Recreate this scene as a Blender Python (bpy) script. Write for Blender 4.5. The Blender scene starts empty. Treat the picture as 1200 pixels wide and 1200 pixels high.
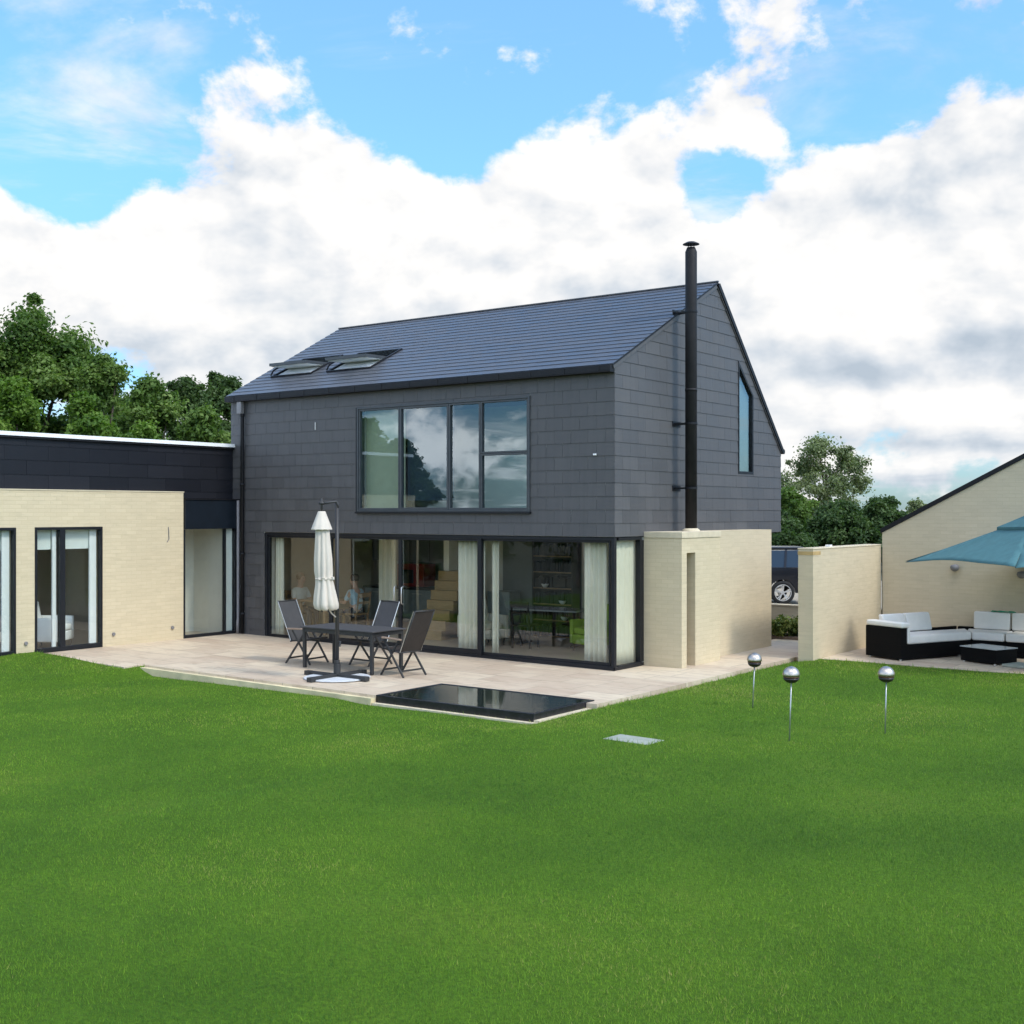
import bpy, math, random
import numpy as np
from mathutils import Vector, Matrix

R = math.radians
rng = random.Random(7)
nrng = np.random.default_rng(11)
SC = bpy.context.scene
COL = SC.collection

# ---------------------------------------------------------------- camera frame
CAM = Vector((10.96, -17.8125, 2.73))
RIGHT = Vector((0.8047, 0.5937, 0.0))
FWD = Vector((-0.5937, 0.8047, 0.0))
FPX = 1424.0


def at(px, depth, z=0.0):
    """ground position seen in column px (of 1200) at a depth in metres"""
    p = CAM + FWD * depth + RIGHT * ((px - 600.0) / FPX * depth)
    return Vector((p.x, p.y, z))


# ---------------------------------------------------------------- object helpers
def tag(o, label=None, cat=None, group=None, kind=None):
    if label: o['label'] = label
    if cat: o['category'] = cat
    if group: o['group'] = group
    if kind: o['kind'] = kind
    return o


def empty(name, loc=(0, 0, 0), rz=0.0, label=None, cat=None, group=None):
    o = bpy.data.objects.new(name, None)
    o.empty_display_size = 0.2
    o.location = loc
    o.rotation_euler = (0, 0, rz)
    COL.objects.link(o)
    return tag(o, label, cat, group)


def copy_tree(o, parent=None):
    c = o.copy()
    COL.objects.link(c)
    c.parent = parent
    for ch in list(o.children):
        copy_tree(ch, c)
    return c


class MB:
    """collects vertices and faces; build() links them as one mesh object"""

    def __init__(self):
        self.v = []; self.f = []; self.r = []

    def poly(self, pts, r=0.5):
        i = len(self.v)
        self.v += [tuple(p) for p in pts]
        self.f.append(tuple(range(i, i + len(pts)))); self.r.append(r)

    def mesh(self, vs, fs, r=0.5):
        i = len(self.v)
        self.v += [tuple(p) for p in vs]
        for f in fs:
            self.f.append(tuple(i + k for k in f)); self.r.append(r)

    def box(self, x0, y0, z0, x1, y1, z1, r=0.5):
        if x0 > x1: x0, x1 = x1, x0
        if y0 > y1: y0, y1 = y1, y0
        if z0 > z1: z0, z1 = z1, z0
        vs = [(x0, y0, z0), (x1, y0, z0), (x1, y1, z0), (x0, y1, z0), (x0, y0, z1), (x1, y0, z1), (x1, y1, z1), (x0, y1, z1)]
        self.mesh(vs, [(0, 3, 2, 1), (4, 5, 6, 7), (0, 1, 5, 4), (1, 2, 6, 5), (2, 3, 7, 6), (3, 0, 4, 7)], r)
        return self

    def obox(self, c, size, M, r=0.5):
        """box of a size, turned by the 3x3 matrix M about its centre c"""
        sx, sy, sz = [s / 2 for s in size]
        vs = []
        for (a, b, d) in ((-1, -1, -1), (1, -1, -1), (1, 1, -1), (-1, 1, -1), (-1, -1, 1), (1, -1, 1), (1, 1, 1), (-1, 1, 1)):
            vs.append(Vector(c) + M @ Vector((a * sx, b * sy, d * sz)))
        self.mesh(vs, [(0, 3, 2, 1), (4, 5, 6, 7), (0, 1, 5, 4), (1, 2, 6, 5), (2, 3, 7, 6), (3, 0, 4, 7)], r)
        return self

    def bar(self, p, q, w, h, r=0.5, up=(0, 0, 1)):
        p = Vector(p); q = Vector(q)
        d = (q - p); L = d.length; d.normalize()
        up = Vector(up)
        if abs(d.dot(up)) > 0.98: up = Vector((1, 0, 0))
        s = d.cross(up).normalized(); u = s.cross(d).normalized()
        M = Matrix((d, s, u)).transposed()
        return self.obox((p + q) / 2, (L, w, h), M, r)

    def prism(self, pts, O, U, V, N, d, r=0.5):
        """polygon (u, v) in the plane O,U,V pushed by d along N"""
        O, U, V, N = Vector(O), Vector(U), Vector(V), Vector(N)
        a = [O + U * u + V * v for u, v in pts]
        b = [p + N * d for p in a]
        n = len(pts)
        ar = sum(pts[i][0] * pts[(i + 1) % n][1] - pts[(i + 1) % n][0] * pts[i][1] for i in range(n))
        if ar * U.cross(V).dot(N) * d > 0:
            a = list(reversed(a)); b = list(reversed(b))
        fs = [tuple(range(n)), tuple(reversed(range(n, 2 * n)))]
        for k in range(n):
            fs.append((k, n + k, n + (k + 1) % n, (k + 1) % n))
        self.mesh(a + b, fs, r)
        return self

    def tube(self, pts, rad, n=8, cap=True, r=0.5):
        pts = [Vector(p) for p in pts]
        if not hasattr(rad, '__len__'): rad = [rad] * len(pts)
        rings = []
        prev = None
        for i, p in enumerate(pts):
            if i == 0: d = pts[1] - pts[0]
            elif i == len(pts) - 1: d = pts[-1] - pts[-2]
            else: d = (pts[i + 1] - p).normalized() + (p - pts[i - 1]).normalized()
            d.normalize()
            if prev is None:
                s = d.cross(Vector((0, 0, 1)))
                if s.length < 1e-3: s = d.cross(Vector((1, 0, 0)))
            else:
                s = prev - d * prev.dot(d)
            s.normalize(); prev = s
            u = d.cross(s)
            rings.append([p + (s * math.cos(2 * math.pi * k / n) + u * math.sin(2 * math.pi * k / n)) * rad[i] for k in range(n)])
        vs = [q for ring in rings for q in ring]
        fs = []
        for i in range(len(pts) - 1):
            for k in range(n):
                a = i * n + k; b = i * n + (k + 1) % n
                fs.append((a, b, b + n, a + n))
        if cap:
            fs.append(tuple(reversed(range(n)))); fs.append(tuple(range((len(pts) - 1) * n, len(pts) * n)))
        self.mesh(vs, fs, r)
        return self

    def lathe(self, prof, c=(0, 0, 0), n=24, fold=None, axis=None, r=0.5):
        """prof: (radius, z) list; fold(phi, t) scales the radius"""
        vs, fs = [], []
        m = len(prof)
        for i, (rad, z) in enumerate(prof):
            for k in range(n):
                ph = 2 * math.pi * k / n
                rr = rad * (fold(ph, i / (m - 1)) if fold else 1)
                sx, sy = axis(i / (m - 1)) if axis else (0, 0)
                vs.append((c[0] + sx + rr * math.cos(ph), c[1] + sy + rr * math.sin(ph), c[2] + z))
        for i in range(m - 1):
            for k in range(n):
                a = i * n + k; b = i * n + (k + 1) % n
                fs.append((a, b, b + n, a + n))
        fs.append(tuple(reversed(range(n)))); fs.append(tuple(range((m - 1) * n, m * n)))
        self.mesh(vs, fs, r)
        return self

    def build(self, name, mat, parent=None, bevel=0.0, smooth=False, seg=2):
        me = bpy.data.meshes.new(name)
        me.from_pydata(self.v, [], self.f)
        a = me.attributes.new('rnd', 'FLOAT', 'FACE')
        a.data.foreach_set('value', np.array(self.r, dtype=np.float32))
        me.materials.append(mat)
        if smooth:
            me.polygons.foreach_set('use_smooth', [True] * len(me.polygons))
        me.update()
        o = bpy.data.objects.new(name, me)
        COL.objects.link(o)
        if parent: o.parent = parent
        if bevel:
            m = o.modifiers.new('bevel', 'BEVEL')
            m.width = bevel; m.segments = seg; m.limit_method = 'ANGLE'; m.angle_limit = R(35)
            if smooth is False and seg > 2:
                me.polygons.foreach_set('use_smooth', [True] * len(me.polygons))
        return o


def clip_half(poly, a, b, c):
    """keep a*u + b*v <= c"""
    out = []
    n = len(poly)
    for i in range(n):
        p, q = poly[i], poly[(i + 1) % n]
        dp = a * p[0] + b * p[1] - c; dq = a * q[0] + b * q[1] - c
        if dp <= 0: out.append(p)
        if (dp < 0 < dq) or (dq < 0 < dp):
            t = dp / (dp - dq)
            out.append((p[0] + t * (q[0] - p[0]), p[1] + t * (q[1] - p[1])))
    return out


def clip_convex(poly, conv):
    n = len(conv)
    area = sum(conv[i][0] * conv[(i + 1) % n][1] - conv[(i + 1) % n][0] * conv[i][1] for i in range(n))
    if area < 0: conv = list(reversed(conv))
    for i in range(n):
        p, q = conv[i], conv[(i + 1) % n]
        ex, ey = q[0] - p[0], q[1] - p[1]
        poly = clip_half(poly, ey, -ex, ey * p[0] - ex * p[1])
        if len(poly) < 3: return []
    return poly


def parea(p):
    n = len(p)
    return abs(sum(p[i][0] * p[(i + 1) % n][1] - p[(i + 1) % n][0] * p[i][1] for i in range(n))) / 2


def slates(mb, regions, O, U, V, N, w, h, v0, thick=0.009, gap=0.004, seed=1, base=0.004):
    """courses of overlapping slates clipped to convex regions of a wall or roof plane"""
    O, U, V, N = Vector(O), Vector(U), Vector(V), Vector(N)
    for reg in regions:
        us = [p[0] for p in reg]; vs = [p[1] for p in reg]
        r0 = int(math.floor((min(vs) - v0) / h)); r1 = int(math.ceil((max(vs) - v0) / h))
        for r in range(r0, r1 + 1):
            b = v0 + r * h
            sh = (0.5 if r % 2 else 0.0) * w
            c0 = int(math.floor((min(us) - sh) / w)) - 1; c1 = int(math.ceil((max(us) - sh) / w)) + 1
            for c in range(c0, c1 + 1):
                hr = random.Random(seed * 99991 + r * 577 + c)
                jx = hr.uniform(-0.0012, 0.0012)
                rect = [(sh + c * w + gap / 2 + jx, b), (sh + (c + 1) * w - gap / 2 + jx, b), (sh + (c + 1) * w - gap / 2 + jx, b + h), (sh + c * w + gap / 2 + jx, b + h)]
                pl = clip_convex(rect, reg)
                if len(pl) < 3 or parea(pl) < 2e-4: continue
                lift = base + hr.uniform(-0.0003, 0.0003); tl = thick + hr.uniform(-0.0005, 0.0012)
                fr = [O + U * u + V * v + N * (lift + tl * (1 - (v - b) / h)) for u, v in pl]
                bk = [O + U * u + V * v for u, v in pl]
                n = len(pl); rv = hr.random()
                fs = [tuple(range(n))]
                for k in range(n):
                    fs.append((k, n + k, n + (k + 1) % n, (k + 1) % n))
                mb.mesh(fr + bk, fs, rv)


# ---------------------------------------------------------------- materials
MATS = {}


def nodes_of(name):
    m = bpy.data.materials.new(name); m.use_nodes = True
    nt = m.node_tree
    b = nt.nodes['Principled BSDF']
    return m, nt, b


def N(nt, typ, **kw):
    n = nt.nodes.new(typ)
    for k, v in kw.items(): setattr(n, k, v)
    return n


def L(nt, a, b): nt.links.new(a, b)


def coords(nt, kind='Object', scale=(1, 1, 1)):
    t = N(nt, 'ShaderNodeTexCoord'); m = N(nt, 'ShaderNodeMapping')
    m.inputs['Scale'].default_value = scale
    L(nt, t.outputs[kind], m.inputs['Vector'])
    return m.outputs['Vector']


def noise(nt, vec, scale, detail=4, rough=0.55, dist=0.0):
    n = N(nt, 'ShaderNodeTexNoise')
    n.inputs['Scale'].default_value = scale; n.inputs['Detail'].default_value = detail
    n.inputs['Roughness'].default_value = rough; n.inputs['Distortion'].default_value = dist
    L(nt, vec, n.inputs['Vector'])
    return n.outputs['Fac']


def ramp(nt, fac, stops):
    r = N(nt, 'ShaderNodeValToRGB')
    el = r.color_ramp.elements
    while len(el) < len(stops): el.new(0.5)
    for e, (p, c) in zip(el, stops):
        e.position = p; e.color = (c[0], c[1], c[2], 1)
    L(nt, fac, r.inputs['Fac'])
    return r.outputs['Color']


def mix(nt, fac, a, b, mode='MIX'):
    m = N(nt, 'ShaderNodeMix', data_type='RGBA', blend_type=mode)
    if isinstance(fac, (int, float)): m.inputs[0].default_value = fac
    else: L(nt, fac, m.inputs[0])
    for s, k in ((a, 6), (b, 7)):
        if isinstance(s, (tuple, list)): m.inputs[k].default_value = (s[0], s[1], s[2], 1)
        else: L(nt, s, m.inputs[k])
    return m.outputs[2]


def math_(nt, op, a, b=None, c=None, clamp=False):
    m = N(nt, 'ShaderNodeMath', operation=op, use_clamp=clamp)
    for i, s in enumerate((a, b, c)):
        if s is None: continue
        if isinstance(s, (int, float)): m.inputs[i].default_value = s
        else: L(nt, s, m.inputs[i])
    return m.outputs[0]


def bump(nt, b, h, strength=0.3, dist=0.02):
    n = N(nt, 'ShaderNodeBump')
    n.inputs['Strength'].default_value = strength; n.inputs['Distance'].default_value = dist
    L(nt, h, n.inputs['Height']); L(nt, n.outputs['Normal'], b.inputs['Normal'])


def plain(name, col, rough=0.5, metal=0.0, var=0.12, nscale=6.0, spec=0.5, bumpy=0.0, bscale=60.0):
    """a paint, metal, cloth or plastic with a little unevenness in tone and gloss"""
    m, nt, b = nodes_of(name)
    v = coords(nt)
    f = noise(nt, v, nscale, 5)
    lo = tuple(c * (1 - var) for c in col); hi = tuple(min(1, c * (1 + var)) for c in col)
    L(nt, ramp(nt, f, [(0.3, lo), (0.7, hi)]), b.inputs['Base Color'])
    b.inputs['Metallic'].default_value = metal
    b.inputs['Specular IOR Level'].default_value = spec
    rr = math_(nt, 'MULTIPLY_ADD', noise(nt, v, nscale * 3, 3), 0.16, rough - 0.08, clamp=True)
    L(nt, rr, b.inputs['Roughness'])
    if bumpy: bump(nt, b, noise(nt, v, bscale, 3), bumpy, 0.01)
    return m


def slate_mat(name, lo, hi, rough=0.5, spec=0.5, grime=0.25):
    m, nt, b = nodes_of(name)
    at_ = N(nt, 'ShaderNodeAttribute', attribute_name='rnd')
    v = coords(nt)
    base = ramp(nt, at_.outputs['Fac'], [(0.0, lo), (0.6, tuple((a + c) / 2 for a, c in zip(lo, hi))), (1.0, hi)])
    n1 = noise(nt, v, 1.3, 6, 0.6)
    base = mix(nt, math_(nt, 'MULTIPLY', n1, grime), base, tuple(c * 1.5 for c in hi))
    st = noise(nt, coords(nt, 'Object', (9, 9, 0.7)), 1.0, 5, 0.6)
    base = mix(nt, math_(nt, 'MULTIPLY', ramp(nt, st, [(0.45, (0, 0, 0)), (0.75, (1, 1, 1))]), 0.28), base, tuple(c * 0.62 for c in lo))
    L(nt, base, b.inputs['Base Color'])
    L(nt, math_(nt, 'MULTIPLY_ADD', at_.outputs['Fac'], 0.12, rough - 0.05), b.inputs['Roughness'])
    b.inputs['Specular IOR Level'].default_value = spec
    bump(nt, b, noise(nt, v, 24, 5, 0.65), 0.18, 0.01)
    return m


def brick_mat(name, c1, c2, mortar, bw=0.24, bh=0.0735, wall='X', msize=0.006):
    """long thin handmade brick; wall = the axis the wall faces"""
    m, nt, b = nodes_of(name)
    t = N(nt, 'ShaderNodeTexCoord'); s = N(nt, 'ShaderNodeSeparateXYZ'); cmb = N(nt, 'ShaderNodeCombineXYZ')
    L(nt, t.outputs['Object'], s.inputs[0])
    g = N(nt, 'ShaderNodeNewGeometry'); sn = N(nt, 'ShaderNodeSeparateXYZ')
    L(nt, g.outputs['True Normal'], sn.inputs[0])
    fx = math_(nt, 'GREATER_THAN', math_(nt, 'ABSOLUTE', sn.outputs['X']), 0.5)
    u = N(nt, 'ShaderNodeMix', data_type='FLOAT')
    L(nt, fx, u.inputs[0]); L(nt, s.outputs['X'], u.inputs[2]); L(nt, s.outputs['Y'], u.inputs[3])
    L(nt, u.outputs[0], cmb.inputs[0]); L(nt, s.outputs['Z'], cmb.inputs[1])
    br = N(nt, 'ShaderNodeTexBrick')
    br.inputs['Scale'].default_value = 1.0
    br.inputs['Brick Width'].default_value = bw; br.inputs['Row Height'].default_value = bh
    br.inputs['Mortar Size'].default_value = msize; br.inputs['Mortar Smooth'].default_value = 0.3
    br.inputs['Color1'].default_value = (*c1, 1); br.inputs['Color2'].default_value = (*c2, 1)
    br.inputs['Mortar'].default_value = (*mortar, 1); br.inputs['Bias'].default_value = -0.1
    L(nt, cmb.outputs[0], br.inputs['Vector'])
    v = coords(nt)
    n1 = noise(nt, v, 0.7, 5, 0.6)
    col = mix(nt, ramp(nt, n1, [(0.4, (0, 0, 0)), (0.72, (0.5, 0.5, 0.5))]), br.outputs['Color'], tuple(x * 0.82 for x in c2))
    n2 = noise(nt, coords(nt, 'Object', (3, 3, 16)), 1.0, 4, 0.6)
    col = mix(nt, ramp(nt, n2, [(0.5, (0, 0, 0)), (0.8, (0.3, 0.3, 0.3))]), col, (c1[0] * 0.62, c1[1] * 0.62, c1[2] * 0.62))
    L(nt, col, b.inputs['Base Color'])
    b.inputs['Roughness'].default_value = 0.88; b.inputs['Specular IOR Level'].default_value = 0.2
    hgt = math_(nt, 'ADD', math_(nt, 'MULTIPLY', br.outputs['Fac'], -0.8), math_(nt, 'MULTIPLY', noise(nt, v, 45, 4), 0.6))
    bump(nt, b, hgt, 0.35, 0.008)
    return m


def paving_mat(name):
    m, nt, b = nodes_of(name)
    v = coords(nt)
    br = N(nt, 'ShaderNodeTexBrick')
    br.inputs['Scale'].default_value = 1.0
    br.inputs['Brick Width'].default_value = 0.9; br.inputs['Row Height'].default_value = 0.56
    br.inputs['Mortar Size'].default_value = 0.008; br.inputs['Mortar Smooth'].default_value = 0.2
    br.offset = 0.37; br.squash = 0.75; br.squash_frequency = 3
    br.inputs['Color1'].default_value = (0.62, 0.515, 0.375, 1); br.inputs['Color2'].default_value = (0.46, 0.350, 0.255, 1)
    br.inputs['Mortar'].default_value = (0.25, 0.21, 0.16, 1)
    L(nt, v, br.inputs['Vector'])
    n1 = noise(nt, coords(nt, 'Object', (0.9, 2.4, 1)), 1.1, 6, 0.62, 0.6)
    col = mix(nt, ramp(nt, n1, [(0.42, (0, 0, 0)), (0.66, (0.6, 0.6, 0.6))]), br.outputs['Color'], (0.57, 0.465, 0.345))
    n2 = noise(nt, coords(nt, 'Object', (1.4, 5, 1)), 1.7, 6, 0.6, 0.9)
    col = mix(nt, ramp(nt, n2, [(0.50, (0, 0, 0)), (0.72, (0.7, 0.7, 0.7))]), col, (0.37, 0.265, 0.19))
    n3 = noise(nt, v, 2.6, 6, 0.7)
    col = mix(nt, ramp(nt, n3, [(0.5, (0, 0, 0)), (0.8, (0.4, 0.4, 0.4))]), col, (0.58, 0.50, 0.38))
    L(nt, col, b.inputs['Base Color'])
    L(nt, math_(nt, 'MULTIPLY_ADD', n3, 0.3, 0.5), b.inputs['Roughness'])
    b.inputs['Specular IOR Level'].default_value = 0.35
    hgt = math_(nt, 'ADD', math_(nt, 'MULTIPLY', br.outputs['Fac'], -1.0), math_(nt, 'MULTIPLY', noise(nt, v, 20, 5), 0.5))
    bump(nt, b, hgt, 0.3, 0.01)
    return m


def glass_mat(name, tint=(0.86, 0.92, 0.9), refl=0.06, ior=1.55, rcol=(1, 1, 1)):
    m, nt, b = nodes_of(name)
    nt.nodes.remove(b)
    out = nt.nodes['Material Output']
    tr = N(nt, 'ShaderNodeBsdfTransparent'); tr.inputs['Color'].default_value = (*tint, 1)
    gl = N(nt, 'ShaderNodeBsdfGlossy'); gl.inputs['Roughness'].default_value = 0.003
    gl.inputs['Color'].default_value = (*rcol, 1)
    fr = N(nt, 'ShaderNodeFresnel'); fr.inputs['IOR'].default_value = ior
    gb_ = N(nt, 'ShaderNodeNewGeometry')
    f = math_(nt, 'MULTIPLY_ADD', fr.outputs[0], 1.8, refl, clamp=True)
    f = math_(nt, 'MULTIPLY', f, math_(nt, 'SUBTRACT', 1.0, gb_.outputs['Backfacing']))
    v = coords(nt)
    bp = N(nt, 'ShaderNodeBump'); bp.inputs['Strength'].default_value = 0.02; bp.inputs['Distance'].default_value = 0.05
    L(nt, noise(nt, v, 0.9, 1), bp.inputs['Height']); L(nt, bp.outputs['Normal'], gl.inputs['Normal'])
    ms = N(nt, 'ShaderNodeMixShader')
    L(nt, f, ms.inputs[0]); L(nt, tr.outputs[0], ms.inputs[1]); L(nt, gl.outputs[0], ms.inputs[2])
    L(nt, ms.outputs[0], out.inputs['Surface'])
    return m


def leaf_mat(name, stops, transl=0.3, rough=0.55, upward=0.0):
    m, nt, b = nodes_of(name)
    out = nt.nodes['Material Output']
    a = N(nt, 'ShaderNodeAttribute', attribute_name='rnd')
    c = ramp(nt, a.outputs['Fac'], stops)
    L(nt, c, b.inputs['Base Color']); b.inputs['Roughness'].default_value = rough
    b.inputs['Specular IOR Level'].default_value = 0.3
    t = N(nt, 'ShaderNodeBsdfTranslucent')
    if upward:
        gq = N(nt, 'ShaderNodeNewGeometry'); vm = N(nt, 'ShaderNodeVectorMath', operation='SCALE'); vm.inputs['Scale'].default_value = 1 - upward
        L(nt, gq.outputs['Normal'], vm.inputs[0])
        va = N(nt, 'ShaderNodeVectorMath', operation='ADD'); L(nt, vm.outputs[0], va.inputs[0]); va.inputs[1].default_value = (0, 0, upward)
        vn = N(nt, 'ShaderNodeVectorMath', operation='NORMALIZE'); L(nt, va.outputs[0], vn.inputs[0])
        L(nt, vn.outputs[0], b.inputs['Normal'])
    L(nt, mix(nt, 1.0, c, (1.0, 1.15, 0.6), 'MULTIPLY'), t.inputs['Color'])
    ms = N(nt, 'ShaderNodeMixShader'); ms.inputs[0].default_value = transl
    L(nt, b.outputs[0], ms.inputs[1]); L(nt, t.outputs[0], ms.inputs[2]); L(nt, ms.outputs[0], out.inputs['Surface'])
    return m


def lawn_mat(name):
    m, nt, b = nodes_of(name)
    v = coords(nt)
    f = noise(nt, v, 0.55, 6, 0.6)
    c = ramp(nt, f, [(0.3, (0.065, 0.14, 0.010)), (0.55, (0.095, 0.19, 0.013)), (0.75, (0.13, 0.21, 0.02))])
    c = mix(nt, ramp(nt, noise(nt, v, 30, 4), [(0.35, (0.5, 0.5, 0.5)), (0.65, (0, 0, 0))]), c, (0.03, 0.055, 0.012))
    L(nt, c, b.inputs['Base Color']); b.inputs['Roughness'].default_value = 0.9
    b.inputs['Specular IOR Level'].default_value = 0.1
    bump(nt, b, noise(nt, v, 90, 3), 0.8, 0.03)
    return m


def wicker_mat(name):
    m, nt, b = nodes_of(name)
    v = coords(nt)
    w = N(nt, 'ShaderNodeTexWave', wave_type='BANDS', bands_direction='Z'); w.inputs['Scale'].default_value = 26
    w.inputs['Distortion'].default_value = 1.0
    L(nt, v, w.inputs['Vector'])
    L(nt, ramp(nt, w.outputs['Fac'], [(0.2, (0.002, 0.002, 0.002)), (0.9, (0.006, 0.006, 0.006))]), b.inputs['Base Color'])
    b.inputs['Specular IOR Level'].default_value = 0.12
    b.inputs['Roughness'].default_value = 0.7
    bump(nt, b, w.outputs['Fac'], 0.6, 0.01)
    return m


def water_mat(name):
    m, nt, b = nodes_of(name)
    v = coords(nt)
    b.inputs['Base Color'].default_value = (0.014, 0.020, 0.015, 1)
    L(nt, math_(nt, 'MULTIPLY_ADD', noise(nt, v, 1.5, 3), 0.06, 0.0), b.inputs['Roughness'])
    b.inputs['Specular IOR Level'].default_value = 0.5; b.inputs['IOR'].default_value = 1.28
    bump(nt, b, math_(nt, 'ADD', noise(nt, v, 9, 3), math_(nt, 'MULTIPLY', noise(nt, v, 40, 2), 0.3)), 0.05, 0.012)
    return m


def wood_mat(name, c1, c2, scale=3.0, rough=0.45):
    m, nt, b = nodes_of(name)
    v = coords(nt, 'Object', (1, 1, 6))
    w = noise(nt, v, scale, 6, 0.6, 1.2)
    L(nt, ramp(nt, w, [(0.3, c1), (0.7, c2)]), b.inputs['Base Color'])
    b.inputs['Roughness'].default_value = rough
    bump(nt, b, w, 0.1, 0.01)
    return m


def bark_mat(name, c=(0.09, 0.07, 0.05)):
    m, nt, b = nodes_of(name)
    f = noise(nt, coords(nt, 'Object', (6, 6, 1.2)), 2.0, 6, 0.7)
    L(nt, ramp(nt, f, [(0.3, tuple(x * 0.5 for x in c)), (0.7, tuple(x * 1.5 for x in c))]), b.inputs['Base Color'])
    b.inputs['Roughness'].default_value = 0.95
    bump(nt, b, f, 0.8, 0.05)
    return m


M = {}
M['slate_wall'] = slate_mat('slate_wall', (0.070, 0.0665, 0.067), (0.088, 0.084, 0.084), 0.5, 0.45)
M['slate_roof'] = slate_mat('slate_roof', (0.066, 0.070, 0.080), (0.080, 0.084, 0.095), 0.36, 0.6, 0.15)
M['slate_band'] = slate_mat('slate_band', (0.009, 0.0095, 0.013), (0.012, 0.0125, 0.017), 0.42, 0.3, 0.1)
M['brick'] = brick_mat('cream_brick', (0.60, 0.500, 0.335), (0.65, 0.545, 0.370), (0.55, 0.455, 0.300), msize=0.004)
M['brick_pale'] = brick_mat('pale_brick', (0.58, 0.485, 0.335), (0.62, 0.52, 0.36), (0.54, 0.45, 0.305), msize=0.003)
M['coping'] = plain('coping_stone', (0.60, 0.51, 0.36), 0.85, var=0.1, bumpy=0.2)
M['sandstone'] = plain('sandstone_block', (0.46, 0.31, 0.13), 0.85, var=0.15, bumpy=0.2)
M['paving'] = paving_mat('sandstone_paving')
M['kerb'] = plain('terrace_edge_stone', (0.60, 0.51, 0.31), 0.9, var=0.2, nscale=3, bumpy=0.3)
M['black_frame'] = plain('dark_grey_aluminium', (0.011, 0.012, 0.015), 0.45, spec=0.3, var=0.2)
M['grey_frame'] = plain('mid_grey_aluminium', (0.050, 0.056, 0.062), 0.4, 0.0)
M['black_metal'] = plain('black_painted_metal', (0.007, 0.007, 0.009), 0.5, spec=0.3, var=0.2)
M['flue_metal'] = plain('black_flue_steel', (0.016, 0.0145, 0.0155), 0.6, spec=0.25, var=0.2)
M['link_panel'] = plain('dark_blue_fascia', (0.006, 0.010, 0.016), 0.4, spec=0.35, var=0.2)
M['white_trim'] = plain('white_roof_trim', (0.86, 0.87, 0.88), 0.5, var=0.03)
M['white_paint'] = plain('white_wall_paint', (0.82, 0.79, 0.71), 0.7, var=0.03)
M['grey_paint'] = plain('grey_wall_paint', (0.19, 0.20, 0.19), 0.7, var=0.06)
M['ceiling'] = plain('ceiling_paint', (0.80, 0.78, 0.73), 0.8, var=0.03)
M['floor'] = wood_mat('indoor_floor', (0.36, 0.29, 0.22), (0.44, 0.36, 0.28), 1.2, 0.3)
M['glass'] = glass_mat('window_glass', (0.945, 0.96, 0.94), 0.015, 1.45)
M['glass_up'] = glass_mat('coated_window_glass', (0.86, 0.93, 0.92), 0.05, 1.5, (0.78, 0.90, 1.0))
M['sash_lining'] = plain('white_sash_lining', (0.86, 0.86, 0.83), 0.6, var=0.03)
M['curtain'] = plain('pale_curtain_cloth', (0.74, 0.70, 0.58), 0.9, var=0.04)
M['blind_white'] = plain('white_blind_cloth', (0.72, 0.76, 0.74), 0.85, var=0.03)
M['blind_cream'] = plain('cream_blind_cloth', (0.46, 0.43, 0.30), 0.85, var=0.04)
M['blind_dark'] = plain('slate_blue_blind_cloth', (0.030, 0.042, 0.060), 0.85, var=0.06)
M['parasol_cloth'] = plain('ivory_parasol_cloth', (0.62, 0.55, 0.465), 0.9, var=0.05, bumpy=0.15, bscale=12)
M['teal_cloth'] = plain('teal_parasol_cloth', (0.055, 0.155, 0.165), 0.8, var=0.1, bumpy=0.2, bscale=6)
M['charcoal'] = plain('charcoal_powder_coat', (0.028, 0.027, 0.027), 0.5)
M['sling'] = plain('charcoal_sling_fabric', (0.050, 0.048, 0.049), 0.75, var=0.1)
M['sling_brown'] = plain('brown_black_sling_fabric', (0.028, 0.021, 0.017), 0.75, var=0.15)
M['alu'] = plain('bare_aluminium', (0.60, 0.58, 0.54), 0.35, 0.8)
M['wood_arm'] = wood_mat('arm_rest_wood', (0.24, 0.16, 0.11), (0.36, 0.26, 0.19))
M['pale_slab'] = plain('pale_concrete_slab', (0.50, 0.51, 0.52), 0.85, bumpy=0.2)
M['grey_slab'] = plain('grey_stone_slab', (0.29, 0.31, 0.255), 0.9, var=0.15, bumpy=0.3)
M['pool_edge'] = plain('black_pool_stone', (0.012, 0.011, 0.015), 0.3, var=0.5, nscale=14, bumpy=0.4, bscale=30)
M['water'] = water_mat('pool_water')
M['wicker'] = wicker_mat('black_wicker')
M['cushion'] = plain('off_white_cushion', (0.74, 0.70, 0.64), 0.9, var=0.04, bumpy=0.15, bscale=7)
M['green_cloth'] = plain('green_cloth', (0.02, 0.25, 0.13), 0.85)
M['glass_top'] = plain('frosted_table_glass', (0.34, 0.36, 0.36), 0.12, 0.0, spec=0.8)
M['chrome'] = plain('mirror_globe', (0.56, 0.49, 0.42), 0.34, 1.0, var=0.1)
M['bronze'] = plain('bronze_band', (0.16, 0.09, 0.05), 0.35, 0.8)
M['dark_bowl'] = plain('dark_lamp_bowl', (0.018, 0.012, 0.013), 0.35)
M['steel'] = plain('steel_stake', (0.42, 0.43, 0.42), 0.4, 0.7)
M['grey_pvc'] = plain('grey_downpipe', (0.20, 0.19, 0.19), 0.5)
M['car_black'] = plain('dark_blue_black_car_paint', (0.010, 0.012, 0.018), 0.2, spec=0.5, var=0.02)
M['car_glass'] = plain('dark_car_glass', (0.02, 0.026, 0.032), 0.05, spec=0.8, var=0.02)
M['tyre'] = plain('tyre_rubber', (0.012, 0.012, 0.012), 0.8)
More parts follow.
